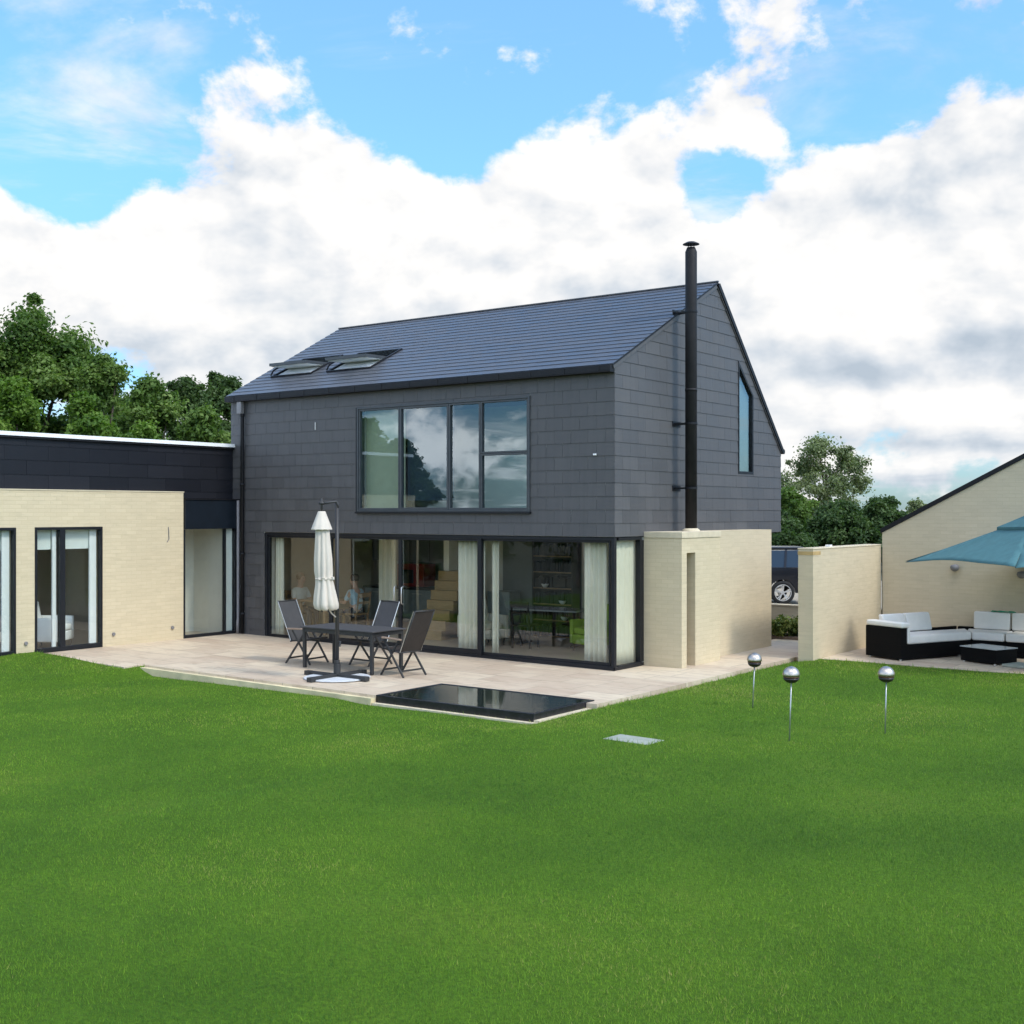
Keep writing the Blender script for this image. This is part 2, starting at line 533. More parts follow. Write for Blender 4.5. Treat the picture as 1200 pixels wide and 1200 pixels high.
M['rim'] = plain('silver_alloy', (0.72, 0.72, 0.72), 0.3, 0.7)
M['oak'] = wood_mat('oak_steps', (0.30, 0.185, 0.07), (0.40, 0.255, 0.10))
M['table_wood'] = wood_mat('table_wood', (0.22, 0.13, 0.06), (0.32, 0.2, 0.1))
M['dark_wood'] = wood_mat('dark_wood', (0.012, 0.009, 0.008), (0.03, 0.022, 0.018))
M['red_gloss'] = plain('dark_red_gloss', (0.24, 0.012, 0.008), 0.3)
M['kitchen_grey'] = plain('grey_green_kitchen_front', (0.26, 0.30, 0.29), 0.35)
M['lime'] = plain('lime_green_upholstery', (0.30, 0.42, 0.05), 0.9)
M['white_fabric'] = plain('cream_upholstery', (0.60, 0.56, 0.45), 0.9)
M['tan_paint'] = plain('tan_wall_paint', (0.40, 0.33, 0.24), 0.8, var=0.04)
M['pink_bed'] = plain('dusky_pink_bedding', (0.30, 0.22, 0.21), 0.9)
M['picture'] = plain('dark_picture', (0.10, 0.04, 0.03), 0.5, var=0.8, nscale=14)
M['skin'] = plain('skin', (0.50, 0.29, 0.20), 0.5, var=0.06)
M['hair_brown'] = plain('brown_hair', (0.055, 0.028, 0.014), 0.6, var=0.3)
M['hair_grey'] = plain('sandy_hair', (0.20, 0.12, 0.06), 0.6, var=0.3)
M['shirt_white'] = plain('pale_shirt_cloth', (0.60, 0.64, 0.62), 0.9)
M['shirt_blue'] = plain('light_blue_shirt_cloth', (0.35, 0.50, 0.58), 0.9)
M['jeans'] = plain('dark_trouser_cloth', (0.03, 0.035, 0.05), 0.9)
M['soil'] = plain('bare_soil', (0.16, 0.11, 0.075), 0.95, var=0.3, bumpy=0.6, bscale=20)
M['gravel'] = plain('drive_gravel', (0.34, 0.28, 0.2), 0.95, var=0.25, nscale=40, bumpy=0.5)
M['lawn'] = lawn_mat('lawn_turf')
M['field'] = plain('dry_field', (0.060, 0.062, 0.034), 0.95, var=0.3, nscale=0.2)
M['blade'] = leaf_mat('grass_blades', [(0.0, (0.046, 0.138, 0.010)), (0.45, (0.124, 0.270, 0.014)), (0.8, (0.215, 0.345, 0.024)), (1.0, (0.35, 0.35, 0.10))], 0.25, 0.6, 0.7)
M['leaf_mid'] = leaf_mat('mid_green_leaves', [(0, (0.055, 0.110, 0.020)), (0.5, (0.118, 0.195, 0.038)), (1, (0.21, 0.29, 0.075))], 0.4)
M['leaf_dark'] = leaf_mat('dark_green_leaves', [(0, (0.036, 0.072, 0.020)), (0.5, (0.070, 0.120, 0.034)), (1, (0.120, 0.175, 0.058))], 0.4)
M['leaf_bright'] = leaf_mat('bright_green_leaves', [(0, (0.065, 0.135, 0.016)), (0.5, (0.132, 0.225, 0.030)), (1, (0.21, 0.30, 0.06))], 0.4)
M['leaf_grey'] = leaf_mat('grey_green_leaves', [(0, (0.125, 0.160, 0.068)), (0.5, (0.195, 0.235, 0.105)), (1, (0.28, 0.31, 0.16))], 0.4)
M['leaf_shrub'] = leaf_mat('shrub_leaves', [(0, (0.07, 0.11, 0.025)), (0.6, (0.17, 0.21, 0.045)), (1, (0.33, 0.31, 0.08))])
M['bark'] = bark_mat('bark')

# ---------------------------------------------------------------- ground, lawn, terrace
def fall(x): return max(0.0, -x) * 0.0072 if x > -6.9 else 0.0497 + (-6.9 - x) * 0.0135


def vnoise(x, y, s):
    return (math.sin(x * 1.7 * s + 1.3 * math.sin(y * 1.1 * s + 0.7)) + math.sin(y * 1.9 * s + 1.7 * math.sin(x * 0.9 * s + 2.1))) * 0.5


def smooth(a, b, x):
    t = min(1, max(0, (x - a) / (b - a)))
    return t * t * (3 - 2 * t)


def lawn_z(x, y):
    z = -0.075 + 0.014 * vnoise(x, y, 0.8) + 0.006 * vnoise(x + 7, y - 3, 2.3)
    z += (0.125 * smooth(-6.55, -6.95, x) + 0.07 * smooth(-7.2, -9.5, x)) * smooth(-9.0, -5.0, y)
    z -= 0.05 * smooth(-2.3, -1.4, x) * (1 - smooth(1.6, 2.3, x)) * smooth(-5.7, -4.8, y)
    z -= 0.018 * smooth(-1.0, -4.0, x) * smooth(-7.2, -6.4, x) * smooth(-6.5, -5.0, y)
    z += 0.075 * smooth(1.3, 2.0, x)
    return z


TERR = [(-9.62, -4.9, -6.9, 0.35), (-6.9, -4.5, -1.38, 0.35), (-1.38, -2.97, 1.5, 0.35), (1.5, -3.2, 1.68, 0.35),
        (0.0, 0.35, 1.68, 3.8), (0.0, 3.8, 9.5, 7.4)]
POOL = (-1.38, -4.5, 1.5, -2.97)


def in_paving(x, y, m=0.0):
    for a, b, c, d in TERR + [POOL]:
        if a - m < x < c + m and b - m < y < d + m: return True
    return False


g = MB()
g.poly([(-1500, -1500, -0.35), (1500, -1500, -0.35), (1500, 1500, -0.35), (-1500, 1500, -0.35)])
tag(g.build('ground', M['field']), kind='structure')
g = MB()
g.poly([(-40, 7.4, -0.02), (2.1, 7.4, -0.02), (2.1, 30, -0.02), (-40, 30, -0.02)])
tag(g.build('gravel_drive', M['gravel']), kind='structure')

xs = sorted(set([round(-9.62 + 0.24 * k, 3) for k in range(-10, 150)] + [-9.62, -6.9, -1.38, 1.5, 1.68]))
ys = sorted(set([round(-34 + 0.3 * k, 3) for k in range(0, 140)] + [-4.9, -4.5, -3.2, -2.97, 0.35, 3.8]))
xs = [x for i, x in enumerate(xs) if not any(0 < abs(x - e) < 0.08 for e in (-9.62, -6.9, -1.38, 1.5, 1.68))]
ys = [y for i, y in enumerate(ys) if not any(0 < abs(y - e) < 0.08 for e in (-4.9, -4.5, -3.2, -2.97, 0.35, 3.8))]
g = MB()
idx = {}
for i in range(len(xs) - 1):
    for j in range(len(ys) - 1):
        cx, cy = (xs[i] + xs[i + 1]) / 2, (ys[j] + ys[j + 1]) / 2
        if in_paving(cx, cy) or (cx < 0 and cy > 0.2) or cy > 3.8 or (cx < -9.62 and cy > -10): continue
        q = []
        for (a, b) in ((i, j), (i + 1, j), (i + 1, j + 1), (i, j + 1)):
            if (a, b) not in idx:
                idx[(a, b)] = len(g.v); g.v.append((xs[a], ys[b], lawn_z(xs[a], ys[b])))
            q.append(idx[(a, b)])
        g.f.append(tuple(q)); g.r.append(0.5)
tag(g.build('lawn', M['lawn'], smooth=True), kind='structure')

# grass blades: one 'stuff' mesh, denser near the lawn's near edge
def grass():
    V = []; RND = []
    pts = []
    tot = 0
    for (d0, d1, dens, bw, bh) in ((4.8, 8.0, 5200, 0.0042, 0.028), (8.0, 11.0, 3600, 0.0052, 0.028), (11.0, 15.0, 2100, 0.0070, 0.029), (15.0, 20.0, 1250, 0.0095, 0.030), (20.0, 26.0, 800, 0.0125, 0.032)):
        tmax = 0.62
        area = (d1 * d1 - d0 * d0) * tmax
        n = int(area * dens)
        d = np.sqrt(nrng.uniform(d0 * d0, d1 * d1, n)); a = nrng.uniform(-tmax, tmax, n) * d
        x = CAM.x + FWD.x * d + RIGHT.x * a; y = CAM.y + FWD.y * d + RIGHT.y * a
        keep = np.ones(n, bool)
        for (a0, b0, c0, e0) in TERR + [POOL]:
            keep &= ~((x > a0 - 0.004) & (x < c0 + 0.004) & (y > b0 - 0.004) & (y < e0 + 0.004))
        keep &= ~((x > 3.185) & (x < 3.775) & (y > -5.385) & (y < -5.055))
        keep &= (x > -9.6) & (y < 3.8) & ~((x < 0) & (y > 0.2))
        x = x[keep]; y = y[keep]; m = len(x)
        z = -0.075 + 0.014 * (np.sin(x * 1.36 + 1.3 * np.sin(y * 0.88 + 0.7)) + np.sin(y * 1.52 + 1.7 * np.sin(x * 0.72 + 2.1))) * 0.5
        z += 0.006 * (np.sin((x + 7) * 3.91 + 1.3 * np.sin((y - 3) * 2.53 + 0.7)) + np.sin((y - 3) * 4.37 + 1.7 * np.sin((x + 7) * 2.07 + 2.1))) * 0.5
        def sm(a_, b_, v):
            t = np.clip((v - a_) / (b_ - a_), 0, 1); return t * t * (3 - 2 * t)
        z -= 0.018 * sm(-1.0, -4.0, x) * sm(-7.2, -6.4, x) * sm(-6.5, -5.0, y)
        z += (0.125 * sm(-6.55, -6.95, x) + 0.07 * sm(-7.2, -9.5, x)) * sm(-9.0, -5.0, y) + 0.075 * sm(1.3, 2.0, x)
        z -= 0.05 * sm(-2.3, -1.4, x) * (1 - sm(1.6, 2.3, x)) * sm(-5.7, -4.8, y)
        z -= 0.006
        ph = nrng.uniform(0, 2 * np.pi, m); ln = np.abs(nrng.normal(0, 0.55, m)); le = nrng.uniform(0, 2 * np.pi, m)
        patch = 0.5 + 0.5 * np.sin(x * 0.9 + 2.2 * np.sin(y * 0.53 + 0.4)) * np.sin(y * 0.8 + 1.9 * np.sin(x * 0.61))
        fine = 0.5 + 0.5 * np.sin(x * 5.1 + 2.0 * np.sin(y * 4.3)) * np.sin(y * 5.7 + 2.0 * np.sin(x * 3.9))
        h = bh * nrng.uniform(0.6, 1.35, m) * (0.85 + 0.25 * fine)
        edge = np.zeros(m, bool)
        for (a0, b0, c0, e0) in TERR + [POOL, (3.18, -5.39, 3.78, -5.05)]:
            edge |= (x > a0 - 0.05) & (x < c0 + 0.05) & (y > b0 - 0.05) & (y < e0 + 0.05)
        h = np.where(edge, h * nrng.uniform(1.1, 2.0, m), h)
        w = bw * nrng.uniform(0.7, 1.3, m)
        wx, wy = np.cos(ph) * w / 2, np.sin(ph) * w / 2
        tx = x + np.cos(le) * ln * h; ty = y + np.sin(le) * ln * h
        v = np.empty((m, 3, 3), np.float32)
        v[:, 0] = np.stack([x - wx, y - wy, z], 1); v[:, 1] = np.stack([x + wx, y + wy, z], 1); v[:, 2] = np.stack([tx, ty, z + h], 1)
        dist = (x - CAM.x) * FWD.x + (y - CAM.y) * FWD.y
        p2 = 0.5 + 0.5 * np.sin(x * 0.37 + 1.1 + 1.8 * np.sin(y * 0.29)) * np.sin(y * 0.45 + 2.4 * np.sin(x * 0.23 + 0.5))
        wear = np.exp(-(((x - 2.4) / 1.6) ** 2 + ((y + 4.6) / 0.9) ** 2)) + 0.8 * np.exp(-(((x - 0.3) / 2.2) ** 2 + ((y + 5.3) / 0.5) ** 2))
        rr = np.clip(nrng.normal(0.38, 0.16, m) + 0.52 * (patch - 0.45) + 0.36 * (p2 - 0.5) + 0.22 * (fine - 0.5) + 0.30 * wear + 0.30 * (nrng.random(m) > 0.95), 0, 1)
        V.append(v); RND.append(rr.astype(np.float32))
    v = np.concatenate(V).reshape(-1, 3); r = np.concatenate(RND)
    nf = len(r)
    me = bpy.data.meshes.new('grass')
    me.vertices.add(len(v)); me.vertices.foreach_set('co', v.ravel())
    me.loops.add(nf * 3); me.loops.foreach_set('vertex_index', np.arange(nf * 3, dtype=np.int32))
    me.polygons.add(nf); me.polygons.foreach_set('loop_start', np.arange(0, nf * 3, 3, dtype=np.int32))
    a = me.attributes.new('rnd', 'FLOAT', 'FACE'); a.data.foreach_set('value', r)
    me.materials.append(M['blade']); me.update(); me.validate()
    o = bpy.data.objects.new('grass', me); COL.objects.link(o)
    tag(o, 'short green mown grass of the lawn', 'grass', kind='stuff')


grass()

g = MB()
for (a, b, c, d) in TERR:
    n = max(1, int((c - a) / 0.9))
    for k in range(n):
        u0, u1 = a + (c - a) * k / n, a + (c - a) * (k + 1) / n
        z0, z1 = fall(u0), fall(u1)
        g.poly([(u0, b, z0), (u1, b, z1), (u1, d, z1), (u0, d, z0)])
        g.poly([(u0, b, -0.3), (u1, b, -0.3), (u1, b, z1 - 0.045), (u0, b, z0 - 0.045)])
        g.poly([(u0, b - 0.0, z0 - 0.045), (u1, b, z1 - 0.045), (u1, b, z1), (u0, b, z0)])
    g.poly([(a, b, -0.3), (a, d, -0.3), (a, d, fall(a)), (a, b, fall(a))])
    g.poly([(c, b, -0.3), (c, d, -0.3), (c, d, fall(c)), (c, b, fall(c))])
tag(g.build('terrace', M['paving']), kind='structure')
# pale stone edging under the terrace's front edge
g = MB()
g.prism([(-6.895, -0.3), (-1.385, -0.3), (-1.385, -0.028), (-6.895, fall(-6.9) - 0.034)], (0, -4.60, 0), (1, 0, 0), (0, 0, 1), (0, 1, 0), 0.098)
tag(g.build('kerb', M['kerb']), kind='structure')

# ---------------------------------------------------------------- the slate house
house = empty('house', (0, 0, 0), label='two storey house clad in dark grey slate with steep slate roof and tall black flue', cat='house')
EAVE_Y, EAVE_Z = -0.10, 5.27
APEX_Y, APEX_Z = 3.84, 7.26
REAR_Y, REAR_Z = 6.88, 4.10
LX = -9.84


def skew(y): return LX - 0.12 * max(0, y)


# walls (inner leaf)
w = MB()
WX0, WX1, WZ0, WZ1 = -6.035, -1.765, 2.735, 4.825
w.box(LX, 0, 2.30, WX0, 0.3, 5.2); w.box(WX1, 0, 2.30, -0.25, 0.3, 5.2)
w.box(WX0, 0, 2.30, WX1, 0.3, WZ0); w.box(WX0, 0, WZ1, WX1, 0.3, 5.2)
w.box(LX, 0, -0.1, -8.78, 0.3, 2.30)
GAB = [(0, 2.30), (6.85, 2.30), (6.85, 4.05), (3.84, 7.19), (0, 5.235)]
gw = [(4.76, 3.51), (5.46, 3.51), (5.46, 5.14), (4.76, 5.80)]
regs = [clip_half(GAB, 1, 0, 4.76), clip_half(GAB, -1, 0, -5.46)]
mid = clip_half(clip_half(GAB, -1, 0, -4.76), 1, 0, 5.46)
regs.append(clip_half(mid, 0, 1, 3.51))
sl = (5.14 - 5.80) / 0.70
regs.append(clip_half(mid, sl, -1, sl * 4.76 - 5.80))
for rg in regs: w.prism(rg, (-0.25, 0, 0), (0, 1, 0), (0, 0, 1), (1, 0, 0), 0.25)
# left, rear and ground floor rear walls
w.prism([(0.3, 0), (6.85, 0), (6.85, 4.05), (3.84, 7.19), (0.3, 5.39)], (LX, 0, 0), Vector((-0.12, 1, 0)), (0, 0, 1), (1, 0, 0), 0.25)
w.box(skew(6.85) + 0.2, 6.6, 2.30, -0.25, 6.85, 4.05)
w.box(-5.9, 5.1, -0.1, -0.3, 5.3, 2.30); w.box(-9.6, 5.1, -0.1, -5.9, 5.3, 0.6)
w.build('wall', M['white_paint'], house)
# slates on the front, the gable and the pier
s = MB()
F0, F1 = 2.302, 5.19
slates(s, [[(LX, F0), (WX0, F0), (WX0, F1), (LX, F1)], [(WX1, F0), (0.012, F0), (0.012, F1), (WX1, F1)],
           [(WX0, F0), (WX1, F0), (WX1, WZ0), (WX0, WZ0)], [(WX0, WZ1), (WX1, WZ1), (WX1, F1), (WX0, F1)],
           [(LX, 0.02), (-8.78, 0.02), (-8.78, F0), (LX, F0)]],
       (0, -0.001, 0), (1, 0, 0), (0, 0, 1), (0, -1, 0), 0.355, 0.2335, 2.302, seed=3)
slates(s, regs, (0.001, 0, 0), (0, 1, 0), (0, 0, 1), (1, 0, 0), 0.52, 0.2335, 2.302, seed=5)
s.build('slate_cladding', M['slate_wall'], house)
s = MB()   # soffit board and corner bead
s.box(-8.78, 0.02, 2.285, -0.02, 0.3, 2.299); s.box(-0.3, 0.3, 2.285, -0.02, 6.8, 2.299)
s.box(-9.6, 5.3, 2.285, -0.3, 6.8, 2.299)
s.build('soffit', M['black_metal'], house)

# roof: two slopes with real openings for the roof lights
SLp = Vector((0, APEX_Y - EAVE_Y, APEX_Z - EAVE_Z)); SLEN = SLp.length; SV = SLp.normalized()
SN = Vector((0, -SV.z, SV.y))
OR = Vector((0, EAVE_Y, EAVE_Z))
cosf = SV.y
skyl = [(-9.46, -8.19), (-7.72, -6.43)]
S0, S1 = (0.80 - EAVE_Y) / cosf, (1.80 - EAVE_Y) / cosf
xl0, xl1 = -9.90, -10.34
def lft(sv): return xl0 + (xl1 - xl0) * sv / SLEN
rr_ = [[(lft(0), 0), (0.03, 0), (0.03, S0), (lft(S0), S0)], [(lft(S1), S1), (0.03, S1), (0.03, SLEN), (xl1, SLEN)],
       [(lft(S0), S0), (skyl[0][0], S0), (skyl[0][0], S1), (lft(S1), S1)], [(skyl[0][1], S0), (skyl[1][0], S0), (skyl[1][0], S1), (skyl[0][1], S1)],
       [(skyl[1][1], S0), (0.03, S0), (0.03, S1), (skyl[1][1], S1)]]
r = MB()
for rg in rr_: r.prism(rg, OR - SN * 0.10, (1, 0, 0), SV, SN, 0.086)
rear = Vector((0, REAR_Y - APEX_Y, REAR_Z - APEX_Z)); RLEN = rear.length; RV = rear.normalized(); RN = Vector((0, -RV.z, RV.y))
RO = Vector((0, APEX_Y, APEX_Z))
rreg = [(xl1, 0), (0.03, 0), (0.03, RLEN + 0.03), (xl1 - 0.35, RLEN + 0.03)]
r.prism(rreg, RO - RN * 0.10, (1, 0, 0), RV, RN, 0.086)
r.build('roof_deck', M['slate_wall'], house)
s = MB()
slates(s, rr_, OR - SN * 0.013, (1, 0, 0), SV, SN, 0.31, 0.212, 0.0, thick=0.010, gap=0.0025, seed=9)
slates(s, [rreg], RO - RN * 0.013, (1, 0, 0), RV, RN, 0.31, 0.212, 0.0, thick=0.010, gap=0.0025, seed=11)
rf = s.build('roof', M['slate_roof'], house)
s = MB()
s.bar((xl1 - 0.0, APEX_Y, APEX_Z + 0.012), (0.035, APEX_Y, APEX_Z + 0.012), 0.05, 0.02)
s.build('ridge', M['slate_roof'], house)
s = MB()   # thin dark verge strips on the gable edge
s.bar((0.034, EAVE_Y, EAVE_Z - 0.022), (0.034, APEX_Y - 0.01, APEX_Z - 0.022), 0.006, 0.03)
s.bar((0.038, APEX_Y + 0.01, APEX_Z - 0.055), (0.038, REAR_Y + 0.03, REAR_Z - 0.075), 0.03, 0.085)
s.build('verge', M['black_metal'], house)
s = MB()   # front box gutter and rear gutter end
s.box(LX - 0.03, -0.17, 5.125, 0.015, -0.02, 5.145); s.box(LX - 0.03, -0.17, 5.145, 0.015, -0.155, 5.245)
s.box(LX - 0.03, -0.035, 5.145, 0.015, -0.02, 5.20); s.box(-0.005, -0.155, 5.145, 0.015, -0.035, 5.235); s.box(LX - 0.03, -0.155, 5.145, LX - 0.01, -0.035, 5.235)
for k in range(14):
    xx = LX + 0.25 + k * 0.72
    s.box(xx, -0.178, 5.12, xx + 0.03, -0.17, 5.25)
s.build('gutter', M['black_metal'], house, bevel=0.004)
s = MB()
s.tube([(-10.9, REAR_Y + 0.07, REAR_Z - 0.06), (0.04, REAR_Y + 0.07, REAR_Z - 0.06)], 0.055, 10)
s.build('gutter', M['black_metal'], house)
s = MB()
s.tube([(-9.42, -0.10, 5.13), (-9.42, -0.10, 4.98), (-9.40, -0.075, 4.9), (-9.40, -0.075, 0.10)], 0.042, 10)
for z in (4.8, 3.3, 1.8, 0.5): s.tube([(-9.40, -0.075, z), (-9.40, -0.075, z + 0.05)], 0.052, 10)
dp = s.build('downpipe', M['black_metal'], house, smooth=True)
s = MB(); s.box(-9.50, -0.15, 4.86, -9.36, -0.05, 5.12); s.build('hopper', M['grey_pvc'], dp, bevel=0.01)

# flue
fl = MB()
fl.tube([(0.33, 2.15, 2.385), (0.33, 2.15, 7.52), (0.33, 2.15, 7.60)], [0.108, 0.108, 0.075], 24)
fl.tube([(0.33, 2.15, 4.95), (0.33, 2.15, 5.0)], 0.113, 24)
flue = fl.build('flue', M['flue_metal'], house, smooth=False)
flue.data.polygons.foreach_set('use_smooth', [len(p.vertices) == 4 for p in flue.data.polygons])
s = MB(); s.lathe([(0.01, 0.115), (0.08, 0.10), (0.15, 0.065), (0.155, 0.055), (0.02, 0.07)], (0.33, 2.15, 7.60), 24)
for k in range(3):
    a = k * 2.09
    s.bar((0.33 + 0.06 * math.cos(a), 2.15 + 0.06 * math.sin(a), 7.59), (0.33 + 0.06 * math.cos(a), 2.15 + 0.06 * math.sin(a), 7.68), 0.012, 0.012)
s.build('cowl', M['black_metal'], flue)
for z in (6.42, 4.36, 3.17):
    s = MB()
    s.tube([(0.33, 2.15, z - 0.02), (0.33, 2.15, z + 0.02)], 0.118, 24)
    s.bar((0.02, 2.09, z), (0.26, 2.11, z), 0.03, 0.03); s.bar((0.02, 2.25, z), (0.26, 2.2, z), 0.03, 0.03)
    s.box(0.012, 2.02, z - 0.05, 0.022, 2.32, z + 0.05)
    s.build('bracket', M['black_metal'], flue)

# brick base under the gable
b = MB()
b.box(0.0, 1.0, -0.2, 0.76, 1.18, 2.27); b.box(0.0, 1.18, -0.2, 0.14, 1.5, 2.27)
b.box(0.0, 1.5, -0.2, 0.76, 2.47, 2.27); b.box(0.14, 1.18, 2.01, 0.76, 1.5, 2.27)
br_ = b.build('chimney_breast', M['brick'], house)
b = MB(); b.box(-0.0, 0.985, 2.272, 0.775, 2.48, 2.378); b.build('coping', M['coping'], br_, bevel=0.006)
b = MB(); b.tube([(0.33, 2.15, 2.379), (0.33, 2.15, 2.40), (0.33, 2.15, 2.43)], [0.17, 0.16, 0.12], 20); b.build('flue_collar', M['coping'], br_)
b = MB(); b.box(0.0, 2.472, -0.2, 0.5, 5.28, 2.374); b.build('brick_wall', M['brick_pale'], house)

# interior shell
f = MB(); f.box(-9.58, 0.02, -0.1, -0.02, 5.1, 0.055); f.build('indoor_floor', M['floor'], house)
f = MB(); f.box(-9.58, 0.3, 2.34, -0.26, 6.6, 2.62); f.build('ceiling', M['ceiling'], house)
p = MB()
p.box(-5.95, 2.6, 0.055, -5.8, 5.1, 2.34)       # kitchen / lounge partition
p.box(-5.798, 3.75, 0.055, -5.2, 3.9, 2.34)
p.build('partition', M['white_paint'], house)
p = MB(); p.box(-3.12, 3.75, 0.055, -0.16, 3.9, 2.34); p.build('partition', M['white_paint'], house)
p = MB(); p.box(-0.15, 1.0, 0.055, -0.01, 5.1, 2.283); p.build('side_wall', M['white_paint'], house)
p = MB(); p.box(-5.2, 3.75, 0.055, -3.12, 3.9, 2.34); p.build('partition', M['grey_paint'], house)
p = MB(); p.box(-9.58, 4.5, 0.055, -5.952, 4.65, 2.34); p.build('kitchen_wall', M['kitchen_grey'], house)
p = MB(); p.box(-9.585, 0.31, 0.055, -9.56, 4.49, 2.338); p.build('side_wall', M['tan_paint'], house)
p = MB(); p.box(-6.3, 2.2, 2.62, -1.0, 2.3, 4.9); p.build('upper_partition', M['white_paint'], house)
# oak steps up from the kitchen
st = MB()
for k in range(7):
    st.box(-5.93, 1.62 + 0.13 * k, 0.056 + (0 if k == 0 else 0.2 * k - 0.19), -5.2, 1.62 + 0.13 * (k + 1) + 0.5, 0.055 + 0.2 * (k + 1))
st.build('staircase', M['oak'], house, bevel=0.004)


def frame_rect(mb, x0, x1, z0, z1, y0, y1, t, tb=None):
    """four bars of a frame in an XZ plane, butted end to end"""
    tb = tb or t
    mb.box(x0, y0, z0, x0 + t, y1, z1); mb.box(x1 - t, y0, z0, x1, y1, z1)
    mb.box(x0 + t, y0, z1 - t, x1 - t, y1, z1); mb.box(x0 + t, y0, z0, x1 - t, y1, z0 + tb)


# upper window band
wn = MB()
frame_rect(wn, WX0, WX1, WZ0, WZ1, -0.035, 0.16, 0.04, 0.04)
win = wn.build('upper_window', M['grey_frame'], house, bevel=0.004)
wn = MB(); wn.box(WX0 - 0.02, -0.07, WZ0 - 0.035, WX1 + 0.02, -0.0, WZ0 - 0.002); wn.build('sill', M['black_frame'], win)
wn = MB(); wn.box(WX0 - 0.022, -0.036, WZ0, WX0 - 0.002, 0.0, WZ1); wn.build('jamb_strip', M['black_frame'], win)
zA, zB = WZ0 + 0.04, WZ1 - 0.04
for (a, b_, c0, c1) in ((-5.995, -4.90, zA, zB), (-4.90, -3.665, zA, zB), (-3.665, -2.90, zA, zB), (-2.90, -1.805, 3.81, zB), (-2.90, -1.805, zA, 3.81)):
    wn = MB(); t = 0.034 if b_ - a > 1.0 else 0.036
    if a == -4.90: t = 0.042
    frame_rect(wn, a + 0.003, b_ - 0.003, c0 + (0.003 if c0 != zA else 0), c1 - 0.003, -0.02, 0.07, t)
    sf = wn.build('casement', M['grey_frame'], win, bevel=0.004)
    wn = MB(); th_ = R({-5.995: 0.5, -4.90: 0.3}.get(a, 0.0))      # the two sliding sashes sit a hair out of true
    wn.obox(((a + b_) / 2, 0.027, (c0 + c1) / 2), (b_ - a - 2 * t + 0.006, 0.012, c1 - c0 - 2 * t), Matrix.Rotation(th_, 3, 'Z')); wn.build('pane', M['glass_up'], sf)
b = MB(); b.box(-5.98, 0.19, 2.80, -4.93, 0.195, 4.78); b.build('blind', M['blind_cream'], win)
b = MB(); b.box(-4.87, 0.19, 2.95, -3.69, 0.195, 4.78); b.build('blind', M['blind_dark'], win)

# ground floor glazing
DZ0, DZ1 = 0.0, 2.285
gl = MB()
zb = fall(-8.7)
gl.box(-8.78, 0.0, 0.0, -8.70, 0.14, DZ1); gl.box(-8.70, 0.0, 2.235, -0.06, 0.14, DZ1)
gl.box(-8.70, 0.0, 0.0, -0.06, 0.14, 0.075); gl.box(-0.06, -0.005, 0.0, 0.0, 0.075, DZ1)
gl.box(-0.10, 0.14, 0.0, 0.0, 0.93, 0.07); gl.box(-0.10, 0.14, 2.235, 0.0, 0.93, DZ1); gl.box(-0.10, 0.87, 0.07, 0.0, 0.995, 2.235)
gf = gl.build('glazing_frame', M['black_frame'], house, bevel=0.003)
cuts = [(-8.70, -6.83, 0), (-6.83, -4.93, 0), (-4.93, -2.93, 1), (-2.93, -0.10, 0)]
for i, (a, b_, hd) in enumerate(cuts):
    d = MB(); yy = 0.03 if i != 2 else 0.018
    frame_rect(d, a + 0.002, b_ - 0.002, 0.077, 2.233, yy, yy + 0.05, 0.045 if i < 3 else 0.035, 0.09 if i in (1, 2) else 0.05)
    dr = d.build('sliding_door', M['black_frame'], gf, bevel=0.003)
    d = MB(); d.box(a + 0.045, yy + 0.018, 0.10, b_ - 0.045, yy + 0.03, 2.19); d.build('pane', M['glass'], dr)
    if i in (1, 2):
        d = MB(); hx = b_ - 0.10 if i == 1 else a + 0.10
        d.tube([(hx, yy, 0.92), (hx, yy - 0.06, 0.95), (hx, yy - 0.06, 1.25), (hx, yy, 1.28)], 0.014, 8)
        d.build('handle', M['alu'], dr, smooth=True)
d = MB(); d.box(-0.06, 0.075, 0.07, -0.048, 0.87, 2.235); d.build('pane', M['glass'], gf)
d = MB(); d.box(-0.16, -0.02, 0.01, 0.012, 0.0 - 0.006, 0.06); d.box(0.002, -0.02, 0.01, 0.012, 0.98, 0.06); d.build('threshold', M['black_frame'], gf)
# thick mullion between the two pairs of doors
d = MB(); d.box(-2.975, -0.012, 0.06, -2.885, 0.028, 2.25); d.build('mullion', M['black_frame'], gf)

# gable window
gwm = MB()
ins = [(4.76 + 0.04, 3.51 + 0.05), (5.46 - 0.05, 3.51 + 0.05), (5.46 - 0.05, 5.13), (4.76 + 0.04, 5.69)]
for k in range(4):
    q = [gw[k], gw[(k + 1) % 4], ins[(k + 1) % 4], ins[k]]
    gwm.prism(q, (-0.2, 0, 0), (0, 1, 0), (0, 0, 1), (1, 0, 0), 0.222)
gwo = gwm.build('gable_window', M['black_frame'], house)
gwm = MB(); gwm.prism(ins, (-0.035, 0, 0), (0, 1, 0), (0, 0, 1), (1, 0, 0), 0.012); gwm.build('pane', M['glass_up'], gwo)
gwm = MB(); gwm.prism(ins, (-0.09, 0, 0), (0, 1, 0), (0, 0, 1), (1, 0, 0), 0.01); gwm.build('blind', M['grey_paint'], gwo)

